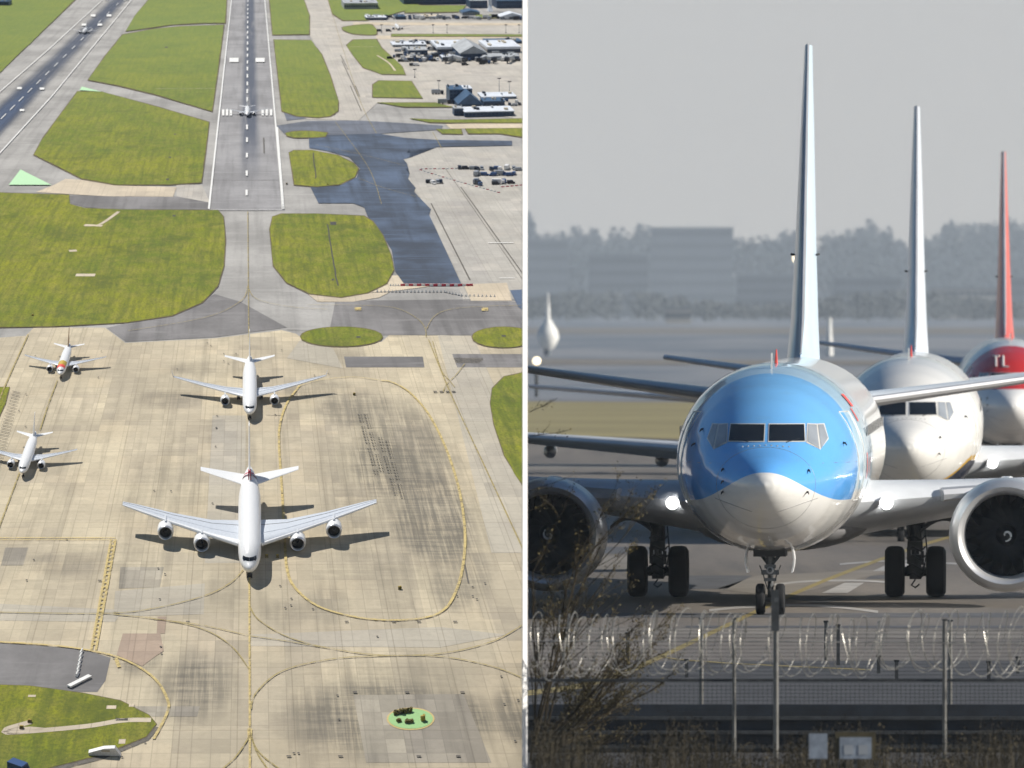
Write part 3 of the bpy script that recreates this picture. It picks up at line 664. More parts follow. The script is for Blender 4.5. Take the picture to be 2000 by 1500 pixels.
# ============================================================ AIRLINERS
NOSE = [(0, .02, 2.57, 2.53), (.05, .17, 2.70, 2.39), (.15, .31, 2.82, 2.26), (.35, .49, 2.95, 2.09), (.6, .66, 3.06, 1.94), (1.0, .88, 3.20, 1.76), (1.35, 1.04, 3.36, 1.64), (1.95, 1.27, 3.72, 1.48), (2.6, 1.45, 4.08, 1.36), (3.4, 1.62, 4.38, 1.26), (4.4, 1.76, 4.62, 1.19), (5.6, 1.85, 4.77, 1.14), (7, 1.88, 4.83, 1.12)]
def interp(tab, y):
    if y <= tab[0][0]: return tab[0][1:]
    for a, b in zip(tab, tab[1:]):
        if y <= b[0]:
            f = (y-a[0])/(b[0]-a[0]); return tuple(a[i]+(b[i]-a[i])*f for i in range(1, len(a)))
    return tab[-1][1:]
class Fus:
    """fuselage sections; x half width, top, bottom per station, in metres"""
    def __init__(s, hw=1.88, zc=2.97, length=38.0, tail=13.0, hup=None, nl=1.0):
        k = hw/1.88; hup = hup or k
        s.k, s.ku, s.zc, s.nl = k, hup, zc, nl
        t = [(y*k*nl, w*k, zc+(a-2.97)*hup, zc+(b_-2.97)*hup) for y, w, a, b_ in NOSE]
        top = t[-1][2]; bot = t[-1][3]; e = length-tail
        for f, w, dz, uz in ((0, 1, 0, 0), (.2, .96, .0, .10), (.4, .84, .03, .30), (.6, .66, .07, .52), (.8, .42, .14, .73), (.93, .22, .19, .84), (1, .09, .24, .88)):
            t.append((e+tail*f, hw*w, top-dz*(top-bot)*.9, bot+(top-bot)*uz*.82))
        s.t = t; s.len = length; s.hw = hw
        s.zm0 = zc+(2.55-2.97)*hup
    def zm(s, y):
        w, a, b_ = interp(s.t, y)
        f = min(1, y/(7*s.k*s.nl)); m = s.zm0+(s.zc-s.zm0)*(f*f*(3-2*f))
        if y > 7*s.k*s.nl: m = b_+(a-b_)*.5
        return min(max(m, b_+.02), a-.02)
    def ring(s, y, n=56, off=0):
        w, a, b_ = interp(s.t, y); m = s.zm(y); out = []
        for i in range(n):
            q = 2*math.pi*i/n; c, sn = math.cos(q), math.sin(q)
            h = (a-m) if sn > 0 else (m-b_)
            out.append(((w+off)*c, y, m+(h+off)*sn))
        return out
    def inside(s, x, y, z):
        w, a, b_ = interp(s.t, y); m = s.zm(y); h = (a-m) if z > m else (m-b_)
        return (x/w)**2+((z-m)/h)**2 < 1
    def front(s, x, z):
        lo, hi = 0, 7.5*s.k*s.nl
        for _ in range(26):
            mid = (lo+hi)/2
            if s.inside(x, mid, z): hi = mid
            else: lo = mid
        return hi
    def side(s, y, z, sgn=1):
        w, a, b_ = interp(s.t, y); m = s.zm(y); h = (a-m) if z > m else (m-b_)
        return sgn*w*math.sqrt(max(0, 1-((z-m)/h)**2))
    def mesh(s):
        ys = []
        for a, b_ in zip(s.t, s.t[1:]):
            k = 4 if a[0] < 7*s.k*s.nl else (3 if b_[0]-a[0] < 8 else 6)
            ys += [a[0]+(b_[0]-a[0])*i/k for i in range(k)]
        return MB().loft([s.ring(y) for y in ys+[s.len]])
    def decal(s, poly, off, mode='front', sgn=1, n=7):
        """a thin patch that follows the skin; poly is four corners in x,z (front) or y,z (side)"""
        m = MB(); g = []
        for i in range(n+1):
            for j in range(n+1):
                u, v = i/n, j/n
                a = [poly[0][k]*(1-u)+poly[1][k]*u for k in (0, 1)]; b_ = [poly[3][k]*(1-u)+poly[2][k]*u for k in (0, 1)]
                p = [a[k]*(1-v)+b_[k]*v for k in (0, 1)]
                if mode == 'front': q = Vector((p[0], s.front(p[0], p[1]), p[1]))
                else: q = Vector((s.side(p[0], p[1], sgn), p[0], p[1]))
                c = Vector((0, max(q.y, 1)+2.0*s.k, s.zc)); nrm = (q-c)
                if mode != 'front': nrm = Vector((sgn, 0, (p[1]-s.zc)/s.hw))
                g.append(q+nrm.normalized()*off)
        f = [(i*(n+1)+j, i*(n+1)+j+1, (i+1)*(n+1)+j+1, (i+1)*(n+1)+j) for i in range(n) for j in range(n)]
        return m.add(g, f)
def decal_thick(mb, dirv, th=.01): return mb

AF = [(0, 0), (.015, .022), (.05, .042), (.12, .060), (.3, .070), (.5, .058), (.75, .030), (1, .002), (.75, -.018), (.5, -.034), (.3, -.042), (.12, -.040), (.05, -.030), (.015, -.016)]
def wing_mb(st, sgn):
    """st: (x, yLE, z, chord, thickness factor, twist)"""
    rings = []
    for x, y, z, c, tf, tw in st:
        rings.append([(sgn*x, y+c*u, z+c*w*tf-c*u*math.tan(tw)) for u, w in AF])
    return MB().loft(rings)
def vfin_mb(st):
    """st: (z, yLE, chord, half thickness)"""
    pr = [(0, 0), (.02, .25), (.06, .5), (.15, .8), (.35, 1), (.6, .8), (1, .08)]
    rings = []
    for z, y, c, h in st:
        rings.append([(h*w, y+c*u, z) for u, w in pr]+[(-h*w, y+c*u, z) for u, w in reversed(pr[1:])])
    return MB().loft(rings)

def engine(parent, x, y, z, r, det, spiral=True, tilt=0, ncolour='nacelle_grey', ln=3.6, roll=0):
    e = MB().lathe([(.30*r, 1.0*r), (.7*r, 1.035*r), (1.3*r, 1.03*r), (2.2*r, .95*r), (ln*.8*r/1, .72*r), (ln*.9*r, .60*r), (ln*.9*r, .5*r), (ln*.3*r, .5*r)], (x, y, z), n=48 if det else 20).build('engine', ncolour, parent)
    MB().lathe([(.30*r, 1.0*r), (.16*r, .975*r), (.05*r, .93*r), (0, .875*r), (.03*r, .82*r), (.10*r, .775*r), (.25*r, .745*r), (.40*r, .735*r)], (x, y, z), n=56 if det else 20).build('intake_lip', 'lip_metal', e)
    MB().lathe([(.40*r, .735*r), (.75*r, .74*r), (.95*r, .74*r), (1.0*r, .02)], (x, y, z), n=40 if det else 16).build('intake_duct', 'black', e)
    if det:
        bl = MB()
        for k in range(18):
            a = 2*math.pi*k/18; g = []
            for i in range(7):
                f = .2+.8*i/6; rr = .725*r*f; tw = R(20+48*f); sw = .22*math.sin(f*2.4)+a
                w = r*(.075+.09*math.sin(f*2.6))
                cx, cz = rr*math.cos(sw), rr*math.sin(sw); tx, tz = -math.sin(sw), math.cos(sw)
                for s_ in (-1, 1):
                    for h in (-.006, .006): g.append((x+cx+tx*w*s_*math.cos(tw), y+.82*r+s_*w*math.sin(tw)+h, z+cz+tz*w*s_*math.cos(tw)))
            f = []
            for i in range(6):
                o = i*4
                for p, q in ((0, 1), (1, 3), (3, 2), (2, 0)): f.append((o+p, o+q, o+4+q, o+4+p))
            bl.add(g, f)
        bl.build('fan', 'fan_blade', e)
        sp2 = MB().lathe([(.44*r, .005), (.46*r, .05*r), (.55*r, .12*r), (.7*r, .185*r), (.8*r, .2*r), (.9*r, .2*r)], (x, y, z), n=24).build('spinner', 'black', e)
        if spiral:
            pts = []
            for k in range(20):
                q = k/19*5.2+2.2+roll; rr = (.025+.085*k/19)*r; yy = (.455+.62*(rr/r)**1.1+.0)*r-.018
                pts.append((x+rr*math.cos(q), y+yy-.02, z-rr*math.sin(q)))
            MB().tube(pts, [.012*r+.012*r*math.sin(k/19*3) for k in range(20)], 6).build('spiral_mark', 'white_plastic', sp2)
        MB().loft([[(x-w_, y+yy, z+a_), (x+w_, y+yy, z+a_), (x+w_*.6, y+yy, z+b2), (x-w_*.6, y+yy, z+b2)] for yy, w_, a_, b2 in ((1.3*r, .02, .95*r, 1.02*r), (2.0*r, .14, .9*r, 1.04*r), (3.2*r, .2, .5*r, 1.0*r))]).build('pylon', 'wing_grey', e)
    else:
        MB().lathe([(.5*r, .01), (.8*r, .2*r), (.9*r, .2*r)], (x, y, z), n=8).build('spinner', 'fan_blade', e)
        MB().box((x, y+2.2*r, z+.95*r), (.2*r, 2.0*r, .5*r)).build('pylon', 'wing_grey', e)
    return e
def wheel(parent, x, y, z, r, w, det=True):
    pr = [(-w*.5, r*.55), (-w*.5, r*.82), (-w*.38, r*.96), (-w*.2, r), (w*.2, r), (w*.38, r*.96), (w*.5, r*.82), (w*.5, r*.55), (-w*.5, r*.55)]
    o = MB().lathe(pr, (x, y, z), 'x', 36 if det else 12).build('tyre', 'tyre', parent)
    if det: MB().lathe([(-w*.42, .01), (-w*.36, r*.3), (-w*.44, r*.52), (-w*.3, r*.55), (w*.3, r*.55), (w*.44, r*.52), (w*.36, r*.3), (w*.42, .01)], (x, y, z), 'x', 24).build('hub', 'strut_metal', parent)
    return o

WINP = [([(.05, 3.37), (.715, 3.37), (.69, 3.675), (.05, 3.675)], 'glass_dark'), ([(.765, 3.355), (.985, 3.23), (.92, 3.665), (.765, 3.675)], 'glass_pale'), ([(1.02, 3.215), (1.135, 3.42), (1.045, 3.67), (.95, 3.665)], 'glass_pale')]  # pale side panes: their reflection is put into the glass colour
def grow(poly, d):
    cx = sum(p[0] for p in poly)/4; cz = sum(p[1] for p in poly)/4
    return [(p[0]+(d if p[0] > cx else -d), p[1]+(d if p[1] > cz else -d)) for p in poly]

def detailed_jet(name, mat, spec):
    """the twin jets of the queue: engines, gear, doors and lights all modelled"""
    root = empty(name, mat=mat); fu = Fus(hw=1.88, length=38.5, tail=13)
    body = fu.mesh().build('fuselage', spec['skin'], root)
    for sg in (-1, 1):
        for poly, gm in WINP:
            pl = [(x*sg, z) for x, z in poly]
            fr = fu.decal([(x*sg, z) for x, z in grow(poly, .020)], .010).build('window_frame', spec.get('frame', 'frame_grey'), body)
            fu.decal(pl, .018).build('cockpit_window', gm, body)
    for ys in (1.12, 6.9):
        seam = MB(); rg = fu.ring(ys, 48, .002); seam.tube([Vector(q) for q in rg]+[Vector(rg[0])], .003, 4, False); seam.build('panel_seam', 'fairing', body)
    for sg in (-1, 1):
        MB().tube([(fu.side(yy, 2.95, sg)*1.002, yy, 2.95) for yy in (1.6, 2.2, 3.0, 3.8)], .004, 4).build('panel_seam', 'fairing', body)
        a_ = []
        for k in range(9):
            x = sg*(.25+.09*k); z = 2.05+.03*k; a_.append((x, fu.front(x, z)-.004, z))
        MB().tube(a_, .005, 4).build('panel_seam', 'fairing', body)
    # wipers, probes, static ports, door outline
    for sg in (-1, 1):
        a = Vector((.36*sg+.02, fu.front(.36, 3.36), 3.35)); bq = Vector((.62*sg, fu.front(.62, 3.42)-.03, 3.41))
        MB().tube([a+Vector((0, -.03, 0)), bq], .010, 5).build('wiper', 'black', body)
    for x, z in ((.78, 2.42), (-.80, 2.42), (.80, 2.83), (-.80, 2.62), (-.80, 2.85), (1.42, 3.32), (-1.40, 3.30), (-1.25, 3.58)):
        y = fu.front(x, z)
        MB().tube([(x, y+.02, z), (x*1.03, y-.04, z-.01), (x*1.05, y-.10, z-.05)], [.022, .018, .008], 6).build('probe', 'dark_metal', body)
    for k in range(9):
        x = -.45+.11*k; z = 3.29-.06*(1-((k-4)/4)**2)*0-.03*abs(k-4)/4
        MB().lathe([(-.012, .004), (-.008, .016), (.01, .018)], (x, fu.front(x, z), z), n=8).build('rivet', 'frame_grey', body)
    for sg in (-1, 1):
      dw = MB()
      for a, b_ in (((4.0, 3.9), (4.0, 2.2)), ((4.9, 3.9), (4.9, 2.2)), ((4.0, 3.9), (4.9, 3.9)), ((4.0, 2.2), (4.9, 2.2))):
            pts = []
            for k in range(9):
                y = a[0]+(b_[0]-a[0])*k/8; z = a[1]+(b_[1]-a[1])*k/8; pts.append((fu.side(y, z, sg)*1.003, y, z))
            dw.tube(pts, .012, 5)
      dw.build('door_outline', 'frame_grey', body)
    for k in range(34):
        y = 6.5+k*.62
        for sg in (-1, 1):
            x = fu.side(y, 3.42, sg); MB().box((x, y, 3.42), (.008, .24, .34)).build('cabin_window', 'glass_dark', body, smooth=False)
    MB().loft([[(w*c*.9, y, z) for w, c in ((.02, 1), (.02, -1))]+[(-.01, y+.1, z)] for y, z, w in ((5.2, 4.72, 1), (5.35, 5.02, 1))]).build('antenna', 'white_plastic', body)
    MB().tube([(.05, 6.6, 4.80), (.05, 6.75, 5.08)], [.035, .012], 6).build('antenna', 'logo_red', body)
    # belly fairing
    fr = []
    for y, w, zb, zt in ((10.5, .3, 1.3, 1.5), (11.5, 1.3, 1.12, 1.9), (13, 1.75, 1.02, 2.2), (17, 1.82, 1.0, 2.2), (20, 1.6, 1.0, 2.0), (22, .6, 1.15, 1.6)):
        fr.append([(w*math.cos(q), y, (zb+zt)/2+(zt-zb)/2*math.sin(q)) for q in [2*math.pi*k/24 for k in range(24)]])
    MB().loft(fr).build('belly_fairing', spec.get('belly', 'fairing'), root)
    wm = spec.get('wing', 'wing_grey'); dh = math.tan(R(3.9))
    for sg in (-1, 1):
        st = []
        for x, y, c, tf in ((1.0, 10.2, 8.6, 1.1), (1.9, 11.0, 7.6, 1.08), (3.2, 11.75, 6.3, 1.02), (4.6, 12.4, 5.1, .98), (6.0, 13.05, 4.3, .95), (10, 14.95, 3.2, .85), (14, 16.85, 2.3, .8), (17.0, 18.3, 1.6, .75)):
            st.append((x, y, 2.06+(x-1.9)*dh, c, tf, R(6.2-x*.32)))
        wg = wing_mb(st, sg).build('wing', wm, root)
        le = []
        for x, y, z, c, tf, tw in st[2:]: le.append((sg*x, y-.03, z+.03))
        MB().tube(le, [.14, .13, .12, .09, .07, .06], 8).build('slat', 'lip_metal', wg)
        # flap and fairings below the trailing edge
        for x in (6.6, 9.6):
            zz = 2.06+(x-1.9)*dh-.36
            MB().lathe([(0, .02), (.5, .13), (1.4, .19), (2.3, .15), (3.2, .02)], (sg*x, 15.2+(x-6)*.45, zz), n=12).build('flap_fairing', 'fairing', wg)
        # landing light at the wing root
        ll = MB().lathe([(.10, .15), (-.02, .15), (-.03, .135)], (sg*2.12, 11.0, 2.02), n=20).build('light_housing', 'lip_metal', wg)
        MB().lathe([(-.03, .01), (-.035, .06), (-.02, .128), (.03, .13)], (sg*2.12-.0, 11.0, 2.02), n=20).build('landing_light', 'lamp_white', wg)
        engine(root, sg*4.5, 9.0, 1.42, 1.09, True, spec.get('spiral', True), roll=.6 if sg > 0 else 3)
        # main gear
        gx = sg*2.62
        gr = MB().tube([(gx, 16.9, .5), (gx, 16.95, 1.25)], .085, 12).tube([(gx, 16.95, 1.1), (gx, 17.0, 2.3)], .15, 14)
        gr.tube([(gx-.42, 16.9, .52), (gx+.42, 16.9, .52)], .10, 10)
        gr.tube([(gx-sg*.05, 17, 1.45), (gx-sg*1.05, 16.95, 2.0)], .055, 8).tube([(gx, 17.2, .7), (gx, 17.45, 1.0), (gx, 17.15, 1.35)], .05, 6)
        gr.box((gx, 16.8, .62), (.24, .26, .5)).box((gx, 16.75, 1.05), (.30, .22, .18)).box((gx-.13, 16.75, .85), (.08, .2, .34)).box((gx+.14, 16.78, .8), (.07, .2, .28)).box((gx, 16.72, 1.5), (.34, .1, .1))
        for hx in (-.11, 0, .09, .17): gr.tube([(gx+hx, 16.72, .55), (gx+hx*1.4, 16.66, .95), (gx+hx*1.1, 16.78, 1.5), (gx+hx*.9, 16.84, 2.15)], .016, 5)
        for hz in (.45, .62, .8, .98, 1.2): gr.tube([(gx-.17, 16.7, hz), (gx-.05, 16.62, hz+.06), (gx+.12, 16.64, hz-.04), (gx+.2, 16.72, hz+.05)], .02, 5)
        gr.tube([(gx, 16.7, .36), (gx-.08, 16.66, .25), (gx, 16.62, .20), (gx+.08, 16.66, .27)], .018, 5)
        gl = gr.build('main_gear', 'dark_metal', root)
        gd = []
        for k in range(9):
            f = k/8; xx = gx+sg*(.12+.85*f); zz = 1.32+.30*math.sin(f*2.6)-.1*f
            gd.append([(xx, 16.6, zz), (xx, 17.4, zz+.05), (xx, 17.4, zz+.11), (xx, 16.6, zz+.07)])
        MB().loft(gd).build('gear_door', 'dark_metal', gl)
        for s2 in (-.42, .42): wheel(gl, gx+s2, 16.9, .52, .52, .40)
        # stabiliser
        st = [(x, y, z, c, .85, 0) for x, y, z, c in ((.25, 32.8, 3.70, 4.3), (1.0, 33.3, 3.78, 3.9), (4, 35.0, 4.18, 2.6), (7.15, 36.9, 4.62, 1.5))]
        sb = wing_mb(st, sg).build('stabiliser', 'wing_grey', root)
        MB().tube([(sg*x, y-.02, z+.02) for x, y, z, c, a_, b2 in st[1:]], [.10, .08, .05], 8).build('leading_edge', 'lip_metal', sb)
    # fin
    ft = spec.get('fin_top', 11.7)
    fin = vfin_mb([(4.35, 27.2, 9.6, .40), (4.9, 28.8, 7.9, .35), (5.6, 30.2, 6.8, .30), (7.2, 31.7, 5.5, .235), (9.4, 33.6, 3.9, .165), (ft, 35.5, 2.3, .085)]).build('fin', spec['fin'], root)
    MB().tube([(0, 28.75, 4.9), (0, 30.15, 5.6), (0, 31.65, 7.2), (0, 33.55, 9.4), (0, 35.45, ft)], [.03, .06, .065, .055, .04], 8).build('leading_edge', 'lip_metal', fin)
    MB().tube([(.25, 33.2, 7.05), (.30, 33.1, 7.06)], .03, 5).tube([(-.25, 33.2, 7.05), (-.30, 33.1, 7.06)], .03, 5).build('hinge', 'dark_metal', fin)
    if spec.get('fin_mark'): MB().add([(.243, 33.4, 6.85), (.200, 34.9, 6.95), (.185, 35.1, 7.4), (.230, 33.8, 7.45)], [(0, 1, 2, 3)]).build('tail_mark', spec['fin_mark'], fin)
    # nose gear
    n = MB().tube([(0, 4.3, .33), (0, 4.25, 1.0)], .055, 12).tube([(0, 4.25, .8), (0, 4.2, 1.6)], .085, 12).tube([(-.22, 4.3, .30), (.22, 4.3, .30)], .05, 8)
    for sg in (-1, 1): n.tube([(sg*.02, 4.2, .95), (sg*.25, 4.4, 1.25), (sg*.30, 4.5, 1.5)], .035, 8)
    n.box((0, 4.1, .82), (.34, .10, .09)).box((0, 4.12, .93), (.22, .12, .07)).box((0, 4.1, .68), (.24, .12, .06)).tube([(0, 4.15, .66), (0, 4.02, .52), (0, 4.2, .36)], .03, 6)
    n.tube([(-.2, 4.1, .95), (-.12, 4.0, .75), (-.05, 4.1, .5)], .012, 5).tube([(.2, 4.1, .95), (.12, 4.0, .75), (.05, 4.1, .5)], .012, 5)
    ng = n.build('nose_gear', 'strut_metal', root)
    MB().lathe([(0, .04), (.02, .075), (.08, .06)], (0, 4.02, .86), n=12).build('taxi_light', 'lip_metal', ng)
    MB().box((0, 4.35, 1.28), (.62, 1.4, .30)).build('gear_bay', 'black', ng)
    for sg in (-1, 1):
        wheel(ng, sg*.19, 4.3, .30, .30, .18)
        d = [[(sg*(.40+.05*math.sin(f*3)), 3.7+yy, 1.34-.52*f) for yy in (0, .85)]+[(sg*(.43+.05*math.sin(f*3)), 3.7+yy, 1.34-.52*f) for yy in (.85, 0)] for f in (0, .25, .5, .75, 1)]
        MB().loft(d).build('gear_door', spec.get('door', 'plane_white'), ng)
    # lit lamp on the right main gear
    lm = MB().lathe([(0, .02), (.01, .10), (.08, .09)], (2.33, 16.5, 1.98), n=20).build('gear_lamp', 'lamp_warm', root)
    return root, fu, body

def skin_tui():
    t = NT('sky_blue_livery'); oc = t.n('TexCoord').outputs['Object']; sx = t.n('SeparateXYZ', {0: oc}); X, Y, Z = sx.outputs
    ax = t.math('ABSOLUTE', X)
    q = t.math('MULTIPLY', t.ramp(ax, .05, 1.45), .56)
    zb = t.math('SUBTRACT', 2.79, q)
    up = t.ramp(t.math('SUBTRACT', Z, zb), -.006, .006)
    # the blue ends on a curve that sweeps aft over the cabin
    ye = t.math('ADD', 3.75, t.math('MULTIPLY', t.ramp(Z, 2.3, 4.6), .75))
    fwd = t.ramp(t.math('SUBTRACT', ye, Y), -.01, .01)
    lobe = t.ramp(t.math('SUBTRACT', Z, t.math('SUBTRACT', 3.05, t.math('MULTIPLY', t.ramp(Y, 2.2, 3.6), .25))), 0, .02)
    blue = t.mix(t.ramp(Z, 2.4, 4.7), (.11, .39, .86), (.20, .52, .92))  # blue paint, lightened upward with a painted-in sky reflection
    n = t.noise(oc, .8, 3)
    white = t.mix(t.ramp(n, .3, .7), (.76, .76, .74), (.80, .80, .79))
    pale = t.math('MULTIPLY', t.math('MULTIPLY', t.ramp(Z, 2.35, 2.45), t.ramp(Y, 13, 6.5)), t.ramp(Y, 3.3, 3.6))  # pale blue sheen behind the nose, painted into the white
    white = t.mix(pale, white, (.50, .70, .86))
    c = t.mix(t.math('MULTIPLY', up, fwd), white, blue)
    grime = t.ramp(t.noise(t.scale(oc, 2.2, .6, 9), 1, 5, .65), .50, .78)
    c = t.mix(t.math('MULTIPLY', grime, .16), c, (.20, .20, .20))
    t.set(c, .16); t.b.inputs['Coat Weight'].default_value = .6; t.b.inputs['Coat Roughness'].default_value = .05
    return t.m
def skin_second():
    t = NT('white_navy_livery'); oc = t.n('TexCoord').outputs['Object']; sx = t.n('SeparateXYZ', {0: oc}); X, Y, Z = sx.outputs
    e = t.math('SUBTRACT', Z, t.math('ADD', 1.25, t.math('MULTIPLY', t.ramp(Y, .6, 3.8), 1.08)))
    c = t.mix(t.ramp(e, -.005, .005), (.70, .42, .04), (.80, .80, .78))
    c = t.mix(t.ramp(e, -.13, -.12), (.012, .02, .05), c)
    t.set(c, .25); t.b.inputs['Coat Weight'].default_value = .4
    return t.m
def skin_third():
    t = NT('red_nose_livery'); oc = t.n('TexCoord').outputs['Object']; sx = t.n('SeparateXYZ', {0: oc}); X, Y, Z = sx.outputs
    fw = t.ramp(Y, 4.35, 4.33); lo = t.ramp(Z, 3.12, 3.16)
    c = t.mix(t.math('MULTIPLY', fw, lo), (.78, .78, .78), (.55, .025, .02))
    t.set(c, .25); t.b.inputs['Coat Weight'].default_value = .4
    return t.m
M['skin_tui'] = skin_tui(); M['skin_second'] = skin_second(); M['skin_third'] = skin_third()

def queue_matrix(px, d, yaw, z=0.0, roll=0):
    p = P(px, 750, d); p.z = z
    return Matrix.Translation(p) @ Matrix.Rotation(-yaw, 4, 'Z')
CUR[0] = col_near
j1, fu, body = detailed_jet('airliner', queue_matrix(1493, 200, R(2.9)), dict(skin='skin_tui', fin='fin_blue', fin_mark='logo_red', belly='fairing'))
tag(j1, 'sky blue and white twin jet facing the camera, first in the taxi queue', 'airliner')
# red lettering along the side of the first jet, seen at a grazing angle
for y0, y1, z0, z1 in ((5.3, 5.45, 3.7, 3.95), (5.35, 5.45, 2.6, 3.1), (6.2, 6.3, 2.7, 3.0), (5.6, 6.2, 3.98, 4.22)):
    fu.decal([(y0, z0), (y1, z0), (y1, z1), (y0, z1)], .012, 'side', 1).build('fuselage_lettering', 'logo_red', body)
j2, fu2, body2 = detailed_jet('airliner', queue_matrix(1772, 264, R(2.55), -.15), dict(skin='skin_second', fin='fin_grey', fin_mark='yellow_box', belly='barrier_navy', spiral=True))
tag(j2, 'white twin jet with a yellow line under its chin, second in the taxi queue', 'airliner')
j3, fu3, body3 = detailed_jet('airliner', queue_matrix(1976, 360, R(2.2), -.02), dict(skin='skin_third', fin='fin_red', belly='fairing'))
tag(j3, 'white jet with a red nose cap and red fin, third in the taxi queue', 'airliner')
# the letters TL in white on the red cap
def letters(fu_, strokes, x0, z0, s, mat, parent):
    for k, (a, b_) in enumerate(strokes):
        pts = []
        for i in range(6):
            x = x0+(a[0]+(b_[0]-a[0])*i/5)*s; z = z0+(a[1]+(b_[1]-a[1])*i/5)*s; pts.append((x, fu_.front(x, z)-.02, z))
        MB().tube(pts, .030, 6).build('letter_stroke', mat, parent)
letters(fu3, [((0, 1), (.62, 1)), ((.31, 1), (.31, 0)), ((1.0, 1), (1.0, 0)), ((1.0, 0), (1.5, 0))], -.62, 3.90, .36, 'white_plastic', body3)
# two faint jets far down the taxiway and a third behind
def plain_jet(name, mat, k=None, eng=((9.8, 1.8, 19.5, 2.1),), hw=2.82, zc=4.7, length=63.7, tail=22, span=30.2, sweep=.56, root=(21, 11), fin_h=17.3, stab=9.7, dihed=5.5, fin='plane_white', winglet=False, strip=None, wingm='wing_panel', tc=2.4, hup=None, skin='plane_white', gz=0, kinkx=10, finc=(8.5, 3.2), stabc=(5.5, 2), gear=(4.5, 28)):
    root_ = empty(name, mat=mat); fu_ = Fus(hw=hw, zc=zc, length=length, tail=tail, hup=hup)
    bd = fu_.mesh().build('fuselage', skin, root_); k_ = hw/1.88; ku = fu_.ku
    for sg in (-1, 1):
        for poly, gm in WINP:
            fu_.decal([(x*sg*k_, zc+(z-2.97)*ku) for x, z in grow(poly, .03)], .03*k_, n=4).build('cockpit_window', 'glass_dark', bd)
        hx = span; c0 = root[1]; y0 = root[0]; zr = zc-.62*hw; dh = math.tan(R(dihed)); st = []
        for f, cf in ((0, 1.12), (.09, 1.0), (.3, .66), (.6, .42), (.9, .24), (1, .15)):
            x = hx*f; c = c0*cf; y = y0+x*sweep; st.append((x, y, zr+x*dh*(.8+.35*f), max(c, tc*.7), .95, R(1.5)))
        st[0] = (hw*.4, y0-.5, zr, c0*1.1, 1, R(1.5))
        wg = wing_mb(st, sg).build('wing', wingm, root_)
        MB().tube([(sg*x, y-.05, z+.03) for x, y, z, c, a_, b2 in st[1:]], [.030*c0, .027*c0, .022*c0, .016*c0, .010*c0], 6).build('slat', 'plane_white', wg)
        for u, nm in ((.72, 'flap_line'), (.30, 'spar_line')):
            MB().tube([(sg*x, y+c*u, z+c*(.032 if u > .5 else .0665)*tf-c*u*math.tan(tw)+.04) for x, y, z, c, tf, tw in st[1:]], [.10*hw/3, .09*hw/3, .08*hw/3, .06*hw/3, .05*hw/3], 4).build(nm, 'fairing' if u > .5 else 'wing_panel', wg)
        if winglet:
            x, y, z, c, _, _ = st[-1]
            MB().loft([[(sg*(x+.1), y, z), (sg*(x+.25), y, z), (sg*(x+.25), y+c, z), (sg*(x+.1), y+c, z)], [(sg*(x+.7), y+1.2, z+2), (sg*(x+.8), y+1.2, z+2), (sg*(x+.8), y+1.2+c*.4, z+2), (sg*(x+.7), y+1.2+c*.4, z+2)]]).build('winglet', 'wing_grey', wg)
        for ex, er, ey, ez in eng: engine(root_, sg*ex, ey, ez, er, False, ncolour='plane_white')
        st = []
        for f in (0, .5, 1): st.append((.3+stab*f, length-finc[0]*1.05+stab*f*.62, zc+.35*hw+stab*f*.11, stabc[0]+(stabc[1]-stabc[0])*f, .8, 0))
        wing_mb(st, sg).build('stabiliser', 'plane_white', root_)
        gm_ = MB().tube([(sg*gear[0], gear[1], .6), (sg*gear[0], gear[1], zr)], .05*hw+.1, 8).build('main_gear', 'dark_metal', root_)
        for dx in (-.5, .5): wheel(gm_, sg*gear[0]+dx*.4*hw*.6, gear[1], .22*hw+.1, .22*hw+.1, .2*hw, False)
    fh = fin_h; zb = zc+.75*hw
    fn = vfin_mb([(zb-.8, length-finc[0]*1.75, finc[0]*1.45, .13*hw), (zb+.4, length-finc[0]*1.25, finc[0], .11*hw), (fh, length-finc[0]*1.25+(fh-zb)*.78, finc[1], .045*hw)]).build('fin', fin, root_)
    ngx = MB().tube([(0, 4.2*k_*.7, .4), (0, 4.2*k_*.7, zc-hw*.7)], .09*hw, 8).build('nose_gear', 'dark_metal', root_)
    for dx in (-.11, .11): wheel(ngx, dx*1.3*hw, 4.2*k_*.7, .22*hw, .22*hw, .16*hw, False)
    return root_, fu_, bd
NARROW = dict(eng=((5.5, 1.35, 10.2, 1.6),), hw=1.95, zc=3.4, length=37.5, tail=13, span=17.2, root=(12.3, 7), fin_h=11.9, stab=6.2, tc=2.2, finc=(5.6, 2), stabc=(3.6, 1.3), gear=(3.4, 18), sweep=.50)
# ---------------- aircraft on the apron site
CUR[0] = col_far
def at(x, y, yaw=0, sy=None): return frame(x, y, yaw, sy=sy)
a380, fj, bj = plain_jet('jumbo_jet', at(488, 1143, 0, sy=1052), eng=((15.0, 2.5, 24.0, 2.9), (26.4, 2.5, 30.5, 4.2)), hw=3.57, zc=6.2, length=72.7, tail=25, span=39.9, sweep=.62, root=(19.0, 20), fin_h=24.3, stab=15.2, dihed=5.2, hup=4.2/1.88, finc=(13.5, 4.6), stabc=(9.5, 3), fin='plane_white', tc=4.2, gear=(4.6, 36))
tag(a380, 'white four engined double deck jumbo jet nosing down the centre line of the apron', 'airliner')
MB().lathe([(0, 2.3), (1.6, 2.0)], (0, 62, 8.4), n=24).build('tail_ring', 'magenta', bj)
MB().loft([[( x, 55.3+z*.25, z) for x in (-.45, .45)]+[(x, 56.6+z*.25, z) for x in (.45, -.45)] for z in (10.2, 11.5, 13)]).build('tail_band', 'magenta', bj)
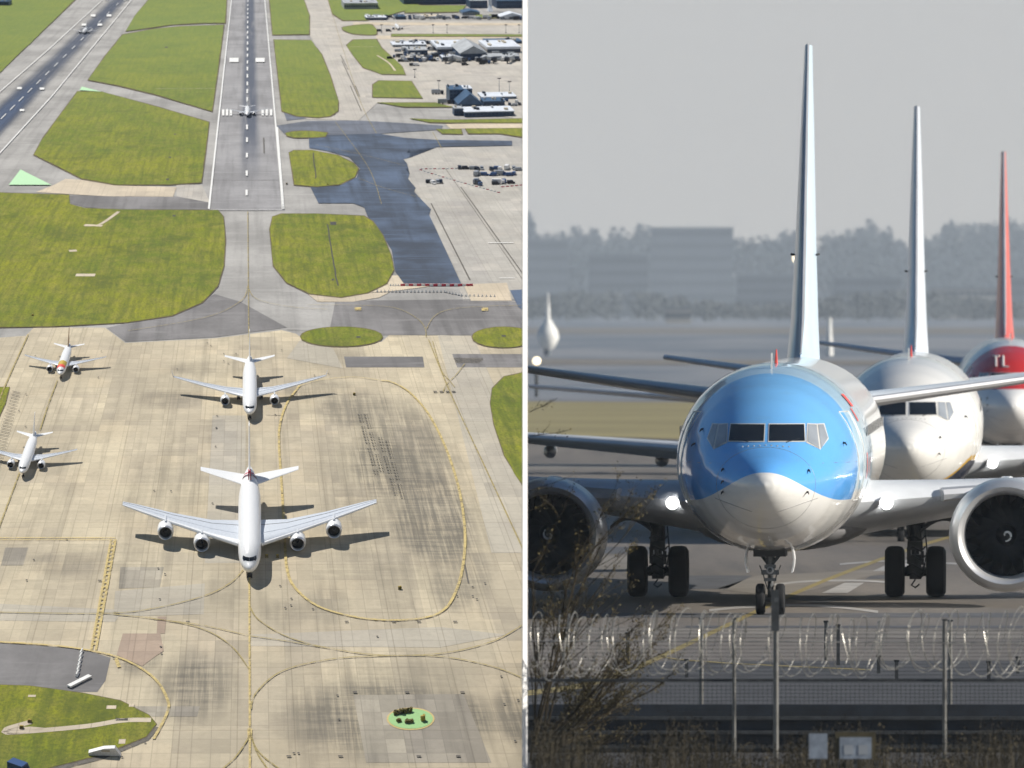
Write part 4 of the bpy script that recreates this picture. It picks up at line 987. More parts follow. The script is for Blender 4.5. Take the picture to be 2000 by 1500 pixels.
wide, fw_, bw_ = plain_jet('airliner', at(488, 826, 0, sy=770), winglet=True, sweep=.55)
tag(wide, 'white twin engined wide body jet on the centre line directly above the jumbo jet', 'airliner')
def head(x, y):  # heading straight along the runway direction
    return at(x, y)
nw1, _, bn1 = plain_jet('airliner', at(117, 744, 0, sy=712), **dict(NARROW, fin='tan_tail'))
tag(nw1, 'small white jet with a brown tail and an orange patch behind the cockpit', 'airliner')
f1 = Fus(hw=1.95, zc=3.4, length=37.5, tail=13)
for (ya, yb, mt) in ((6.5, 11.5, 'yellow_box'), (3.9, 6.5, 'logo_red')):
    rg = []
    for k in range(7):
        y = ya+(yb-ya)*k/6; rg.append([p for p in f1.ring(y, 56, .04)[4:25]])
    MB().loft(rg, False, False).build('colour_patch', mt, bn1)
nw2, _, _ = plain_jet('airliner', at(43, 938, 0, sy=882), **NARROW)
tag(nw2, 'small white jet at the left edge of the apron with an all white tail', 'airliner')
nw3, _, _ = plain_jet('airliner', at(483, 231, 0, sy=222), **dict(NARROW, dihed=7))
tag(nw3, 'tiny white jet on the runway threshold bars', 'airliner')
nw4, _, _ = plain_jet('airliner', at(163, 68, 0, sy=64), **dict(NARROW, wingm='fairing', fin='plane_white'))
tag(nw4, 'tiny jet rolling on the rubber streaked runway at the top left', 'airliner')
nw5, _, _ = plain_jet('airliner', at(778, 60, 0, sy=56), **dict(NARROW, wingm='fairing'))
tag(nw5, 'tiny white tailed jet on the pale taxiway above the terminal', 'airliner')
# ============================================================ SMALL THINGS ON THE APRON SITE
CUR[0] = col_far
ORD = ['first', 'second', 'third', 'fourth', 'fifth', 'sixth', 'seventh', 'eighth', 'ninth', 'tenth', 'eleventh', 'twelfth', 'thirteenth', 'fourteenth', 'fifteenth', 'sixteenth', 'seventeenth', 'eighteenth', 'nineteenth', 'twentieth', 'twenty first', 'twenty second', 'twenty third', 'twenty fourth', 'twenty fifth', 'twenty sixth', 'twenty seventh', 'twenty eighth', 'twenty ninth', 'thirtieth', 'thirty first', 'thirty second', 'thirty third', 'thirty fourth', 'thirty fifth', 'thirty sixth']
def van(colour, long=1.0):
    r = empty('service_van'); w, l, h = 2.1, 5.2*long, 2.3
    pr = [(-l/2, .4), (-l/2, 1.0), (-l/2+.9, 1.2), (-l/2+1.5, h), (l/2, h), (l/2, .4)]
    MB().loft([[(x, y, z) for y, z in pr] for x in (-w/2, w/2)]).build('body', colour, r, smooth=False)
    MB().box((0, -l/2+1.16, 1.72), (w*.86, .06, .7), Matrix.Rotation(R(-28), 3, 'X')).build('windscreen', 'bld_glass', r, smooth=False)
    for x in (-w/2, w/2):
        for y in (-l*.32, l*.32): MB().lathe([(-.12, .02), (-.12, .42), (.12, .42), (.12, .02)], (x, y, .42), 'x', 10).build('wheel', 'tyre', r)
    return r
def truck(colour, cargo):
    r = empty('service_truck')
    MB().box((0, 1.4, 2.0), (2.5, 6, 2.6)).build('cargo_box', cargo, r, smooth=False)
    MB().box((0, -2.9, 1.5), (2.4, 2.0, 2.0)).build('cab', colour, r, smooth=False)
    MB().box((0, -3.92, 1.9), (2.1, .06, .8)).build('windscreen', 'bld_glass', r, smooth=False)
    for x in (-1.1, 1.1):
        for y in (-2.9, 1.2, 3.4): MB().lathe([(-.15, .02), (-.15, .5), (.15, .5), (.15, .02)], (x, y, .5), 'x', 10).build('wheel', 'tyre', r)
    return r
PROT = {}
def place(kind, x, y, yaw, label, cat, group, big=1.0):
    if kind not in PROT:
        PROT[kind] = {'vw': lambda: van('v_white'), 'vd': lambda: van('v_dark'), 'vb': lambda: van('v_blue'), 'vg': lambda: van('v_grey', 1.1), 'tw': lambda: truck('v_white', 'v_white'), 'td': lambda: truck('v_dark', 'v_grey'), 'tb': lambda: truck('v_blue', 'v_dark')}[kind]()
        o = PROT[kind]
    else: o = copy_tree(PROT[kind])
    o.matrix_world = frame(x, y, yaw, sc=mscale(y)*big); tag(o, label, cat, group); return o
CN = {'vw': 'white van', 'vd': 'black van', 'vb': 'blue van', 'vg': 'grey van', 'tw': 'white truck', 'td': 'grey boxed truck', 'tb': 'blue truck'}
def row(items, y, where, group, jy=1.5, big=1.0):
    cnt = {}
    for x, k in sorted(items):
        i = cnt.get(k, 0); cnt[k] = i+1
        place(k, x, y+random.uniform(-jy, jy), random.choice([R(90), R(80), R(-95), R(20), R(0), R(160)]), '%s, %s from the left %s' % (CN[k], ORD[i], where), 'truck' if k[0] == 't' else 'van', group, big)
KK = ['vw', 'vd', 'vb', 'vg', 'td', 'vd', 'tw', 'vd', 'vd', 'vg']
random.seed(11)
row([(x+random.uniform(-2, 2), random.choice(KK)) for x in (898, 908, 925, 933, 941, 958, 968, 978, 990, 1002, 1013)], 332, 'in the top row inside the barriers', 'vehicles parked inside the barriers')
row([(x+random.uniform(-2, 2), random.choice(['vb', 'vd', 'td', 'tb', 'vg'])) for x in (930, 938, 948, 962, 972, 984, 994, 1005)], 343, 'in the middle row inside the barriers', 'vehicles parked inside the barriers')
row([(839, 'vd'), (846, 'vw'), (855, 'vg'), (861, 'vd'), (930, 'td'), (934, 'tb'), (968, 'vd'), (974, 'tw'), (985, 'vb'), (998, 'vd')], 360, 'in the lowest row by the barriers', 'vehicles parked inside the barriers', 3)
for y, n, w in ((86, 18, 'behind the long white terminal roof'), (100, 15, 'left of the terminal building'), (109, 18, 'in the middle of the terminal parking'), (114, 22, 'in the row above the terminal front'), (120, 26, 'along the front of the terminal')):
    xs = {86: (765, 850), 100: (775, 855), 114: (775, 1018), 109: (790, 1015), 120: (780, 1018)}[y]
    row([(xs[0]+(xs[1]-xs[0])*(i+random.random()*.7)/n, random.choice(['vw', 'vd', 'vg', 'vd', 'td', 'tw', 'vb', 'tb'])) for i in range(n)], y, w, 'vehicles around the terminal', 1.5, 1.25)
row([(716+300*(i+random.random()*.7)/34, random.choice(['vw', 'vd', 'vg', 'vd', 'tw', 'tb', 'td'])) for i in range(34)], 37, 'in the car park above the far taxiway', 'vehicles in the far car park', 2, 1.4)
row([(940+80*(i+random.random()*.7)/12, random.choice(['vw', 'vd', 'vg', 'vb'])) for i in range(12)], 203, 'beside the dark blue hangars', 'vehicles by the blue hangars', 6, 1.0)
LONE = ['left of the white tailed jet on the far taxiway', 'on the kerb left of the terminal parking', 'left one of a pair below the terminal parking', 'right one of a pair below the terminal parking', 'below the middle of the terminal', 'below the right part of the terminal', 'left of the tall dark blue block', 'at the foot of the tall dark blue block', 'beside the small far grass patch']
for i, (x, y, k) in enumerate([(759, 62, 'vd'), (762, 116, 'vd'), (806, 129, 'vd'), (813, 129, 'vw'), (908, 128, 'vd'), (948, 125, 'tb'), (855, 184, 'td'), (868, 203, 'td'), (741, 62, 'vd')]):
    place(k, x, y, R(90), '%s standing alone, %s' % (CN[k], LONE[i]), 'van' if k[0] == 'v' else 'truck', 'vehicles scattered on the far apron', 1.3)
place('vb', 40, 1510, R(60), 'dark blue van on the grass edge at the bottom left corner', 'van', None, 1.15)

# barriers
def barrier(mat):
    r = empty('traffic_barrier')
    MB().loft([[(x, -.5, 0), (x, .5, 0), (x, .3, .35), (x, .22, 1.2), (x, -.22, 1.2), (x, -.3, .35)] for x in (-1.7, 1.7)]).build('body', mat, r, smooth=False)
    MB().box((0, 0, 1.23), (3.2, .2, .05)).build('cap', 'white_plastic', r, smooth=False); return r
pb = {}
def bar(kind, x, y, yaw, label, group, sc=1.0):
    if kind not in pb: pb[kind] = barrier('red_plastic' if kind == 'r' else 'white_plastic'); o = pb[kind]
    else: o = copy_tree(pb[kind])
    o.matrix_world = frame(x, y, yaw, sc=mscale(y)*sc); tag(o, label, 'barrier', group)
for i in range(9):
    bar('r', 789+16*i, 559, 0, 'red barrier at the end of the new tarmac, %s from left' % ORD[i], 'red and white barriers closing the new tarmac', 1.0)
    if i < 8: bar('w', 797+16*i, 559, 0, 'white barrier at the end of the new tarmac, %s from left' % ORD[i], 'red and white barriers closing the new tarmac', .9)
for i in range(22):
    f = i/21; x = 822+152*f; y = 333+44*f**.92
    bar('r' if i % 3 == 0 else 'w', x, y, R(-35), '%s barrier in the slanting row below the vehicles, %s from left' % ('red' if i % 3 == 0 else 'white', ORD[i]), 'barriers slanting round the parked vehicles', .55)
for i in range(12):
    x = 824+8.4*i; bar('r' if i % 2 else 'w', x, 331-.1*i, 0, '%s barrier in the row above the vehicles, %s from left' % ('red' if i % 2 else 'white', ORD[i]), 'barriers along the top of the parked vehicles', .55)
for i in range(5): bar('r', 982+9*i, 366-.8*i, R(5), 'red barrier right of the barrier corner, %s from the corner' % ORD[i], 'barriers right of the corner', .6)
def cone():
    r = empty('traffic_cone'); MB().box((0, 0, .08), (1.1, 1.1, .16)).build('base', 'v_dark', r, smooth=False)
    MB().lathe([(.16, .42), (.7, .25), (1.3, .1), (1.32, .01)], (0, 0, 0), 'z', 12).build('cone_body', 'white_plastic', r); return r
c0 = cone(); k = 0
spots = [(737+7.3*i, 571) for i in range(19)]+[(872+6*i, 572+1.3*i) for i in range(6)]+[(910+8*i, 579+.2*i) for i in range(8)]+[(763+5*i, 559) for i in range(5)]
for i, (x, y) in enumerate(spots):
    o = c0 if i == 0 else copy_tree(c0); o.matrix_world = frame(x, y, 0)
    tag(o, 'small black and white cone in the line across the concrete strip below the new tarmac', 'cone', 'cones across the strip below the new tarmac')
# white boards by the bottom left grass
for i in range(6):
    o = bar('w' if i % 2 else 'w', 159-2.0*i*.8, 1276+8.5*i, R(82), 'white block in the short column on the dark strip, %s from top' % ORD[i], 'white blocks beside the bottom left grass', .75)
pl = empty('barrier_plank', mat=frame(155, 1334, R(-38)))
MB().box((0, 0, .5), (1.3, 8, .5)).build('board', 'white_plastic', pl, smooth=False); MB().box((0, -3.6, .3), (1.0, .6, .7)).build('foot', 'v_dark', pl, smooth=False)
tag(pl, 'long white board lying across the dark strip above the bottom left grass', 'barrier')
sg = empty('airfield_sign', mat=frame(208, 1478, R(0)))
MB().loft([[(x, 0, z) for x, z in ((-4.3, .2), (2.6, .2), (3.4, .0), (3.4, .2), (2.0, 2.3), (-.6, 2.1), (-4.3, .9))], [(x, 1.5, z) for x, z in ((-4.3, .2), (2.6, .2), (3.4, 0), (3.4, .2), (2.0, 2.3), (-.6, 2.1), (-4.3, .9))]]).build('board', 'white_plastic', sg, smooth=False)
MB().box((-.2, -.05, 1.55), (2.0, .08, .4)).build('sign_face', 'bld_tan', sg, smooth=False)
tag(sg, 'white wedge shaped airfield board at the foot of the bottom left grass', 'sign')
# green island
isl = Sheet('green_island', 'mint', 4); 
M['mint_isl'] = paint('mint_isl', (.28, .50, .20), .3); M['isl_edge'] = paint('isl_edge', (.52, .40, .16), .4)
ell = lambda rx, ry: [(801+rx*math.cos(a*.2618)+(3 if math.cos(a*.2618) > 0 else -1), 1405+ry*math.sin(a*.2618)) for a in range(24)]
s = Sheet('island_rim', 'isl_edge', 4); s.poly(ell(45, 22)); s.build()
s = Sheet('island_lawn', 'mint_isl', 5); s.poly(ell(41.5, 19.5)); s.build()
def bush_blob(name, x, y, w, d, h, yaw, label, mat='green_dark'):
    r = empty(name, mat=frame(x, y, yaw)); m = MB()
    for k in range(60):
        p = Vector((random.uniform(-w/2, w/2), random.uniform(-d/2, d/2), random.uniform(.1, h))); rot = Matrix.Rotation(random.uniform(0, 6), 3, 'Z') @ Matrix.Rotation(random.uniform(0, 3), 3, 'X')
        m.box(p, (.5, .5, .3), rot)
    m.build('foliage', mat, r, smooth=False); MB().box((0, 0, .2), (w*.96, d*.9, .4)).build('stem', 'bark', r, smooth=False)
    tag(r, label, 'hedge')
bush_blob('hedge', 787, 1394, 4.9, .8, 1.2, R(14), 'long clipped dark hedge on the green oval island')
bush_blob('shrub', 799, 1412, 1.8, .9, .8, 0, 'low dark shrub in the middle of the green oval island')
bush_blob('shrub', 779, 1410, .8, .7, .7, 0, 'small round shrub at the left of the green oval island')
bush_blob('shrub', 826, 1408, .7, .9, 1.4, 0, 'upright tawny shrub at the right of the green oval island', 'yellow_box')
def post_thing(name, x, y, h, label, cat, r0=.35, head=True, group=None):
    r = empty(name, mat=frame(x, y)); MB().tube([(0, 0, 0), (0, 0, h)], [r0, r0*.5], 8).build('pole', 'bld_grey', r)
    if head: MB().box((0, 0, h), (3.2, .6, .9)).build('lamp_head', 'v_dark', r, smooth=False)
    MB().box((0, 0, .4), (1.4, 1.4, .8)).build('base', 'v_dark', r, smooth=False); tag(r, label, cat, group)
for i, (x, y, h) in enumerate([(857, 184, 12), (975, 184, 14), (995, 186, 12), (745, 65, 10), (846, 65, 10), (873, 65, 10), (988, 65, 10), (1014, 65, 10), (810, 152, 8)]):
    post_thing('floodlight_mast', x, y, h, ['slim grey floodlight mast beside the tall dark blue block', 'slim grey floodlight mast behind the long blue shed', 'slim grey floodlight mast farthest right behind the long blue shed', 'slim grey mast beside the white tailed jet', 'slim grey mast right of the white tailed jet', 'slim grey mast above the middle of the terminal', 'slim grey mast above the right of the terminal', 'slim grey mast at the far right above the terminal', 'short grey mast above the small dark green grass patch'][i], 'light mast', group='floodlight masts on the far apron')
for i, (x, y) in enumerate([(781, 1151), (692, 772), (521, 1089), (542, 1089), (560, 360), (640, 362), (42, 1424), (64, 618), (58, 1412)]):
    r = empty('marker_box', mat=frame(x, y)); MB().box((0, 0, .4), (1.0, .8, .8)).build('box_body', 'green_dark', r, smooth=False); MB().box((0, -.1, .9), (.7, .3, .3)).build('lid', 'yellow_box', r, smooth=False)
    tag(r, ['marker box inside the yellow loop above its lower bend', 'marker box at the upper left inside the yellow loop', 'left marker box beside the jumbo jet nose', 'right marker box beside the jumbo jet nose', 'marker box on the rounded grass island', 'second marker box on the rounded grass island', 'marker box on the track of the bottom left grass', 'marker box at the lower edge of the big left field', 'upper marker box on the bottom left grass'][i], 'marker')

# buildings
def block(name, x, y, wpx, hpx, depth, wall, roofm, label, bands=2, roof_h=.6, gable=0, extra=None, cat='building'):
    k = mscale(y)*F/(L(x, y).y); w = wpx/k; h = hpx/k
    r = empty(name, mat=frame(x, y)); MB().box((0, depth/2, h/2), (w, depth, h)).build('wall', wall, r, smooth=False)
    if gable:
        MB().loft([[(-w/2*1.05, yy, h+.02), (w/2*1.05, yy, h+.02), (w/2*1.05, yy, h+.4), (0, yy, h+gable), (-w/2*1.05, yy, h+.4)] for yy in (-.6, depth+.6)]).build('roof', roofm, r, smooth=False)
    else:
        ro = MB().box((0, depth/2, h+roof_h/2+.01), (w*1.02, depth*1.03, roof_h)).build('roof', roofm, r, smooth=False)
        for i in range(5): MB().box((w*random.uniform(-.42, .42), depth*random.uniform(.2, .8), h+roof_h+.8), (w*random.uniform(.03, .10), depth*random.uniform(.1, .25), 1.5)).build('roof_unit', random.choice(['bld_grey', 'v_dark', 'bld_tan']), ro, smooth=False)
    for i in range(bands):
        z = h*(i+.55)/bands; f = MB()
        n = max(4, int(w/3))
        for j in range(n): f.box((-w/2+w*(j+.5)/n, -.06, z), (w/n*.7, .1, h/bands*.42))
        f.build('window_band', 'bld_glass', r, smooth=False)
    tag(r, label, cat); return r
block('office_block', 892, 203, 28, 27, 24, 'bld_blue', 'bld_blue2', 'tall dark blue block, left of the blue hangars', 4)
block('office_tower', 914, 201, 17, 27, 18, 'bld_blue2', 'bld_roof', 'narrow pale blue ribbed tower behind the dark blue block', 3)
block('hangar', 918, 213, 46, 9, 30, 'bld_blue', 'bld_blue2', 'dark blue hangar with a pitched roof in front of the tall block', 1, gable=9)
block('hangar_annex', 896, 226, 18, 13, 12, 'bld_blue', 'bld_grey', 'small dark annex at the left end of the long blue shed', 1)
block('long_shed', 956, 228, 97, 9, 26, 'bld_blue', 'bld_roof', 'long low navy shed in front of the blue hangar', 1)
block('store_building', 965, 209, 42, 10, 20, 'bld_blue', 'bld_blue2', 'navy store building right of the pitched hangar', 1)
block('pier_building', 975, 194, 68, 4, 26, 'bld_blue2', 'bld_roof', 'pale flat roofed pier behind the navy store building', 1)
block('terminal_wing', 885, 104, 62, 8, 60, 'bld_glass', 'bld_roof', 'left half of the terminal with its long white roof', 1, roof_h=2.5)
block('terminal_wing', 984, 104, 66, 8, 60, 'bld_glass', 'bld_roof', 'right half of the terminal with its long white roof', 1, roof_h=2.5)
block('terminal_hall', 925, 118, 52, 13, 70, 'bld_blue', 'bld_grey', 'central terminal hall with a low grey gable roof', 2, gable=8)
block('gate_building', 816, 107, 38, 8, 30, 'bld_blue', 'bld_grey', 'dark gate building left of the terminal', 1)
block('gate_building', 878, 119, 28, 6, 20, 'bld_blue', 'bld_roof', 'low gate building in front of the left terminal wing', 1)
block('gate_building', 985, 118, 60, 7, 25, 'bld_blue', 'bld_grey', 'low gate building in front of the right terminal wing', 1)
block('gate_building', 800, 92, 66, 4, 30, 'bld_grey', 'bld_roof', 'flat pale building at the left behind the terminal', 1)
block('gate_building', 985, 86, 70, 4, 30, 'bld_blue', 'bld_blue2', 'dark strip building behind the right terminal wing', 1)
block('warehouse', 705, 19, 66, 12, 60, 'bld_grey', 'bld_grey', 'grey warehouse at the top, left of the dark ones', 1)
block('warehouse', 850, 9, 124, 12, 60, 'bld_blue', 'bld_blue2', 'long dark blue warehouse at the top edge', 2)
block('warehouse', 1000, 16, 60, 14, 60, 'bld_blue', 'bld_blue2', 'dark blue warehouse at the top right corner', 2)
block('warehouse', 935, 16, 34, 14, 40, 'bld_blue', 'bld_grey', 'square dark warehouse beside the white control mast', 2)
block('car_park_shed', 735, 40, 40, 5, 26, 'bld_blue', 'bld_roof', 'white roofed shed at the left of the far car park', 1)
block('car_park_shed', 782, 38, 20, 5, 26, 'bld_blue', 'bld_blue2', 'blue roofed shed in the far car park', 1)
block('car_park_shed', 845, 36, 40, 3, 26, 'bld_tan', 'bld_tan', 'tan shed in the middle of the far car park', 1)
block('car_park_shed', 1000, 38, 46, 5, 26, 'bld_grey', 'bld_roof', 'white roofed shed at the right of the far car park', 1, gable=5)
block('car_park_shed', 920, 30, 34, 5, 30, 'bld_grey', 'bld_blue2', 'pale blue shed below the white control mast', 1, gable=3)
block('corner_building', 5, 12, 24, 8, 30, 'bld_blue', 'bld_blue2', 'dark building at the top left corner of the airfield', 1)
for i, (x, y) in enumerate([(872, 124), (905, 125), (938, 125), (962, 124), (992, 124)]):
    r = empty('jet_bridge', mat=frame(x, y, R(20 if i % 2 else -25)))
    MB().box((0, 9, 5), (3, 22, 2.8)).build('tunnel', 'bld_grey', r, smooth=False); MB().box((0, -3, 5), (4.6, 4, 3.6)).build('cabin', 'v_dark', r, smooth=False)
    MB().box((0, -2, 1.6), (1.2, 1.2, 3.3)).build('leg', 'v_dark', r, smooth=False)
    tag(r, 'grey passenger bridge at the front of the terminal, %s from the left' % ORD[i], 'jet bridge', 'passenger bridges of the terminal')
ct = empty('control_tower', mat=frame(957, 22)); MB().tube([(0, 0, 0), (0, 0, 40)], 2.2, 16).build('shaft', 'bld_roof', ct)
MB().lathe([(36, 2.2), (38, 4.5), (41, 4.8), (42.5, 3)], (0, 0, 0), 'z', 20).build('cab', 'bld_glass', ct)
MB().loft([[(-3, -8, 0), (3, -8, 0), (3, 8, 0), (-3, 8, 0)], [(-1, -1, 10), (1, -1, 10), (1, 1, 10), (-1, 1, 10)]]).build('foot', 'bld_roof', ct, smooth=False)
tag(ct, 'white mast like control tower at the top edge', 'tower')
# ============================================================ FENCE, BARRIER, BUSH, BACKGROUND OF THE TAXI QUEUE SITE
CUR[0] = col_near
random.seed(5)
DM = 131.5
ms = empty('mast', (P(1025, 750, DM).x, DM, 0)); w = 9.0*DM/F  # added thin slab standing in for the white strip dividing the views
MB().box((0, 0, 4.9), (w*1.35, .012, 10.6), Matrix.Rotation(R(42), 3, 'Z')).build('shaft', 'mast_white', ms, smooth=False)
MB().box((0, 0, -.42), (w*1.6, w*3, .04)).build('foot', 'mast_white', ms, smooth=False)
tag(ms, 'tall thin white mast between the aerial view of the airfield and the taxi queue', 'mast')
DF = 131.0; s = DF/F
def fx(x): return P(x, 750, DF).x
def fz(y): return P(1500, y, DF).z
XL, XR = 1031, 2030
fence = empty('wire_fence', (fx(1500), DF, 0))
def loc(x, y, dy=0): return (fx(x)-fx(1500), dy, fz(y))
def post(x, yt, yb, w, lit='post_steel'):
    m = MB().tube([((fx(x)-fx(1500)), 0, fz(yb)), ((fx(x)-fx(1500)), 0, fz(yt))], w*s*.52, 16).build('post', lit, fence)
    MB().box(((fx(x)-fx(1500)), 0, fz(yt)+.01), (w*s*1.3, w*s*1.3, .02)).build('cap', 'post_dark', m, smooth=False)
post(1434, 1210, 1520, 7); post(1845, 1212, 1520, 8)
MB().box((fx((XL+XR)/2)-fx(1500), .05, fz(1329)), (fx(XR)-fx(XL), .03, 5*s)).build('rail', 'post_dark', fence, smooth=False)
tw = MB()
for y in [1252]+[1226]: tw.tube([loc(XL, y, -.02), loc(1500, y+1, -.02), loc(XR, y+5, -.02)], .0075 if y == 1252 else .003, 4)
tw.build('tension_wire', 'wire', fence)
wm = MB()
y = 1232
while y < 1500: wm.box((fx((XL+XR)/2)-fx(1500), 0, fz(y)), (fx(XR)-fx(XL), .004, .0042)); y += 7.2
x = XL
while x < XR: wm.box((fx(x)-fx(1500), .004, (fz(1335)+fz(1500))/2), (.0035, .004, fz(1335)-fz(1500))); x += 9.0
wm.build('wire_mesh', 'wire_dark', fence, smooth=False)
tag(fence, 'welded wire fence with steel posts and a dark rail in front of the jets', 'fence')
# tall middle post
mp = empty('fence_post', (fx(1511), DF-1.2, 0)); k = (DF-1.2)/F
zt = P(1511, 1152, DF-1.2).z
MB().tube([(0, 0, 0), (0, 0, zt)], 5.2*k, 16).build('shaft', 'post_steel', mp)
MB().box((-.01, -.01, zt-.25), (15*k, 12*k, .50)).build('bracket', 'post_dark', mp, smooth=False)
MB().box((0, -.03, zt-.12), (8*k, 6*k, .05)).build('clamp', 'strut_metal', mp, smooth=False)
tag(mp, 'tall square steel post with a black head directly under the nose wheel', 'post')
# razor wire coil
coil = empty('razor_wire_coil', (fx(1500), DF, 0)); zc = (fz(1193)+fz(1318))/2; rr = (fz(1193)-fz(1318))/2
cm = MB(); pts = []; n = 2400; x0 = fx(XL)-fx(1500)+.03; x1 = fx(XR)-fx(1500); turns = 34
def coilpts(ph, turns, rj, sd):
    rnd = random.Random(sd); out = []; js = [rnd.uniform(-1, 1) for _ in range(turns+3)]; j2 = [rnd.uniform(-1, 1) for _ in range(turns+3)]
    for i in range(turns*36):
        t = i/36; k = int(t); f = t-k; a = js[k]*(1-f)+js[k+1]*f; b_ = j2[k]*(1-f)+j2[k+1]*f
        q = 2*math.pi*t+ph
        x = x0+(x1-x0)*t/turns+(.15+.07*b_)*math.sin(q+1.2)+.14*a
        x = max(x, x0)
        out.append(Vector((x, math.cos(q)*rr*.9, zc+math.sin(q)*(rr*(.92+.13*a))+.06*b_)))
    return out
for sd, ph, tn in ((1, 0, 19), (2, 2.3, 17), (3, 4.1, 11)):
    pp = coilpts(ph, tn, 0, sd); cm.tube(pp, .0045, 5)
    for i in range(0, len(pp)-1, 3):
        d = (pp[i+1]-pp[i]).normalized()
        cm.box(pp[i], (.030, .006, .014), Matrix.Rotation(random.uniform(0, 3), 3, 'Y'))
cm.build('barbed_strand', 'wire', coil)
tag(coil, 'coil of razor wire stretched along the top of the wire fence', 'razor wire')
# solid dark blast barrier behind the fence
DB = 141.0
bz = P(1500, 1376, DB).z; bl = P(XL, 750, DB).x; br = P(2040, 750, DB).x
ba = empty('blast_barrier', ((bl+br)/2, DB, 0))
MB().box((0, 0, bz/2-.2), (br-bl, .18, bz+.4)).build('panel', 'barrier_navy', ba, smooth=False)
for i in range(4):
    yy = 1402+28*i; z = P(1500, yy, DB).z; MB().box((0, -.12, z), (br-bl, .07, .045)).build('rib', 'post_dark', ba, smooth=False)
tag(ba, 'dark navy ribbed barrier wall running behind the wire fence', 'barrier wall')
for i, (x, yt) in enumerate(((1370, 1208), (1856, 1212))):
    p = empty('rear_post', (P(x, 750, DB+.4).x, DB+.4, 0)); zt = P(x, yt, DB+.4).z
    MB().tube([(0, 0, 0), (0, 0, zt)], .03, 12).build('shaft', 'post_steel', p); MB().box((0, 0, zt), (.075, .075, .02)).build('cap', 'post_dark', p, smooth=False)
    tag(p, ['thinner steel post behind the barrier, left of the nose wheel', 'thinner steel post behind the barrier, right beside the right fence post'][i], 'post')
stk = [(1613, 1215, 1290), (1637, 1222, 1300), (1716, 1283, 1316), (1751, 1292, 1330), (1931, 1294, 1330), (1988, 1285, 1316), (1341, 1290, 1324), (1226, 1238, 1300)]
for i, (x, a, b_) in enumerate(stk):
    g_ = G(x, b_); o = empty('marker_stake', g_); h = (b_-a)*g_.y/F
    MB().box((0, 0, h/2), (.055, .055, h)).build('stake', 'post_dark', o, smooth=False); MB().box((0, 0, h+.01), (.08, .08, .03)).build('cap', 'black', o, smooth=False)
    tag(o, 'short black stake beyond the fence, %s from the left' % ORD[[y[0] for y in sorted(stk)].index(x)], 'stake', 'black stakes on the tarmac')
# pale signs low in the weeds
DS = 119.5
for i, (x0_, x1_, ya, yb, lab, fr) in enumerate(((1580, 1616, 1433, 1482, 'narrow pale blue grey notice plate low on the fence', 0), (1640, 1702, 1440, 1482, 'wider pale notice plate in a brown frame low on the fence', 1))):
    c = P((x0_+x1_)/2, (ya+yb)/2, DS); wv = (x1_-x0_)*DS/F; hv = (yb-ya)*DS/F
    o = empty('notice_plate', c); MB().box((0, 0, 0), (wv, .02, hv)).build('plate', 'sign_pale', o, smooth=False)
    MB().box((0, .03, -.4), (.03, .03, hv+.8)).build('stake', 'post_dark', o, smooth=False)
    if fr:
        f = MB().box((0, .012, hv/2+.03), (wv+.10, .02, .06)).box((-wv/2-.025, .012, 0), (.05, .02, hv)).box((wv/2+.025, .012, 0), (.05, .02, hv)); f.build('frame', 'board_brown', o, smooth=False)
        MB().box((-wv*.22, -.012, -.02), (wv*.3, .006, hv*.45)).box((wv*.24, -.012, -.02), (wv*.3, .006, hv*.45)).build('notice_panels', 'glass_pale', o, smooth=False)
    tag(o, lab, 'notice')
# weeds along the bottom
wb = MB(); wp = MB()
for i in range(5200):
    d = random.uniform(120, 126.5); px = random.uniform(1034, 2030); base = P(px, 750, d); h = random.gauss(.78, .12)+.14*math.sin(px*.02)+(.10*random.random() if random.random() < .08 else 0)
    if px < 1180: h += .15
    h = max(.3, h); lean = random.uniform(-.16, .16); m = wp if random.random() < .07 else wb
    pts = []
    for k in range(4):
        f = k/3; pts.append((base.x+lean*f*f, d+random.uniform(-.01, .01), h*f*(1-.12*abs(lean)*6*f)))
    if P(1034, 750, d).x > min(p[0] for p in pts): continue
    wd = random.uniform(.004, .009); a = random.uniform(0, 3.1); dx, dy = wd*math.cos(a), wd*math.sin(a)
    vs = []
    for k, p in enumerate(pts):
        q = 1-k/3*.9; vs += [(p[0]-dx*q, p[1]-dy*q, p[2]), (p[0]+dx*q, p[1]+dy*q, p[2])]
    m.add(vs, [(0, 1, 3, 2), (2, 3, 5, 4), (4, 5, 7, 6)])
    if random.random() < .25:
        for _ in range(4):
            c = Vector(pts[3])+Vector((random.uniform(-.04, .04), random.uniform(-.03, .03), random.uniform(-.12, .03))); a2 = random.uniform(0, 6)
            m.add([c, c+Vector((.03*math.cos(a2), 0, .03*math.sin(a2))), c+Vector((.02*math.cos(a2+1), .01, .02*math.sin(a2+1)))], [(0, 1, 2)])
tag(wb.build('dry_weeds', 'weed', smooth=False), 'dark band of dry weeds along the bottom of the fence', 'weeds', kind='stuff')
tag(wp.build('pale_grass_stalks', 'weed_pale', smooth=False), 'scattered pale dry stalks among the dark weeds below the fence', 'weeds', kind='stuff')
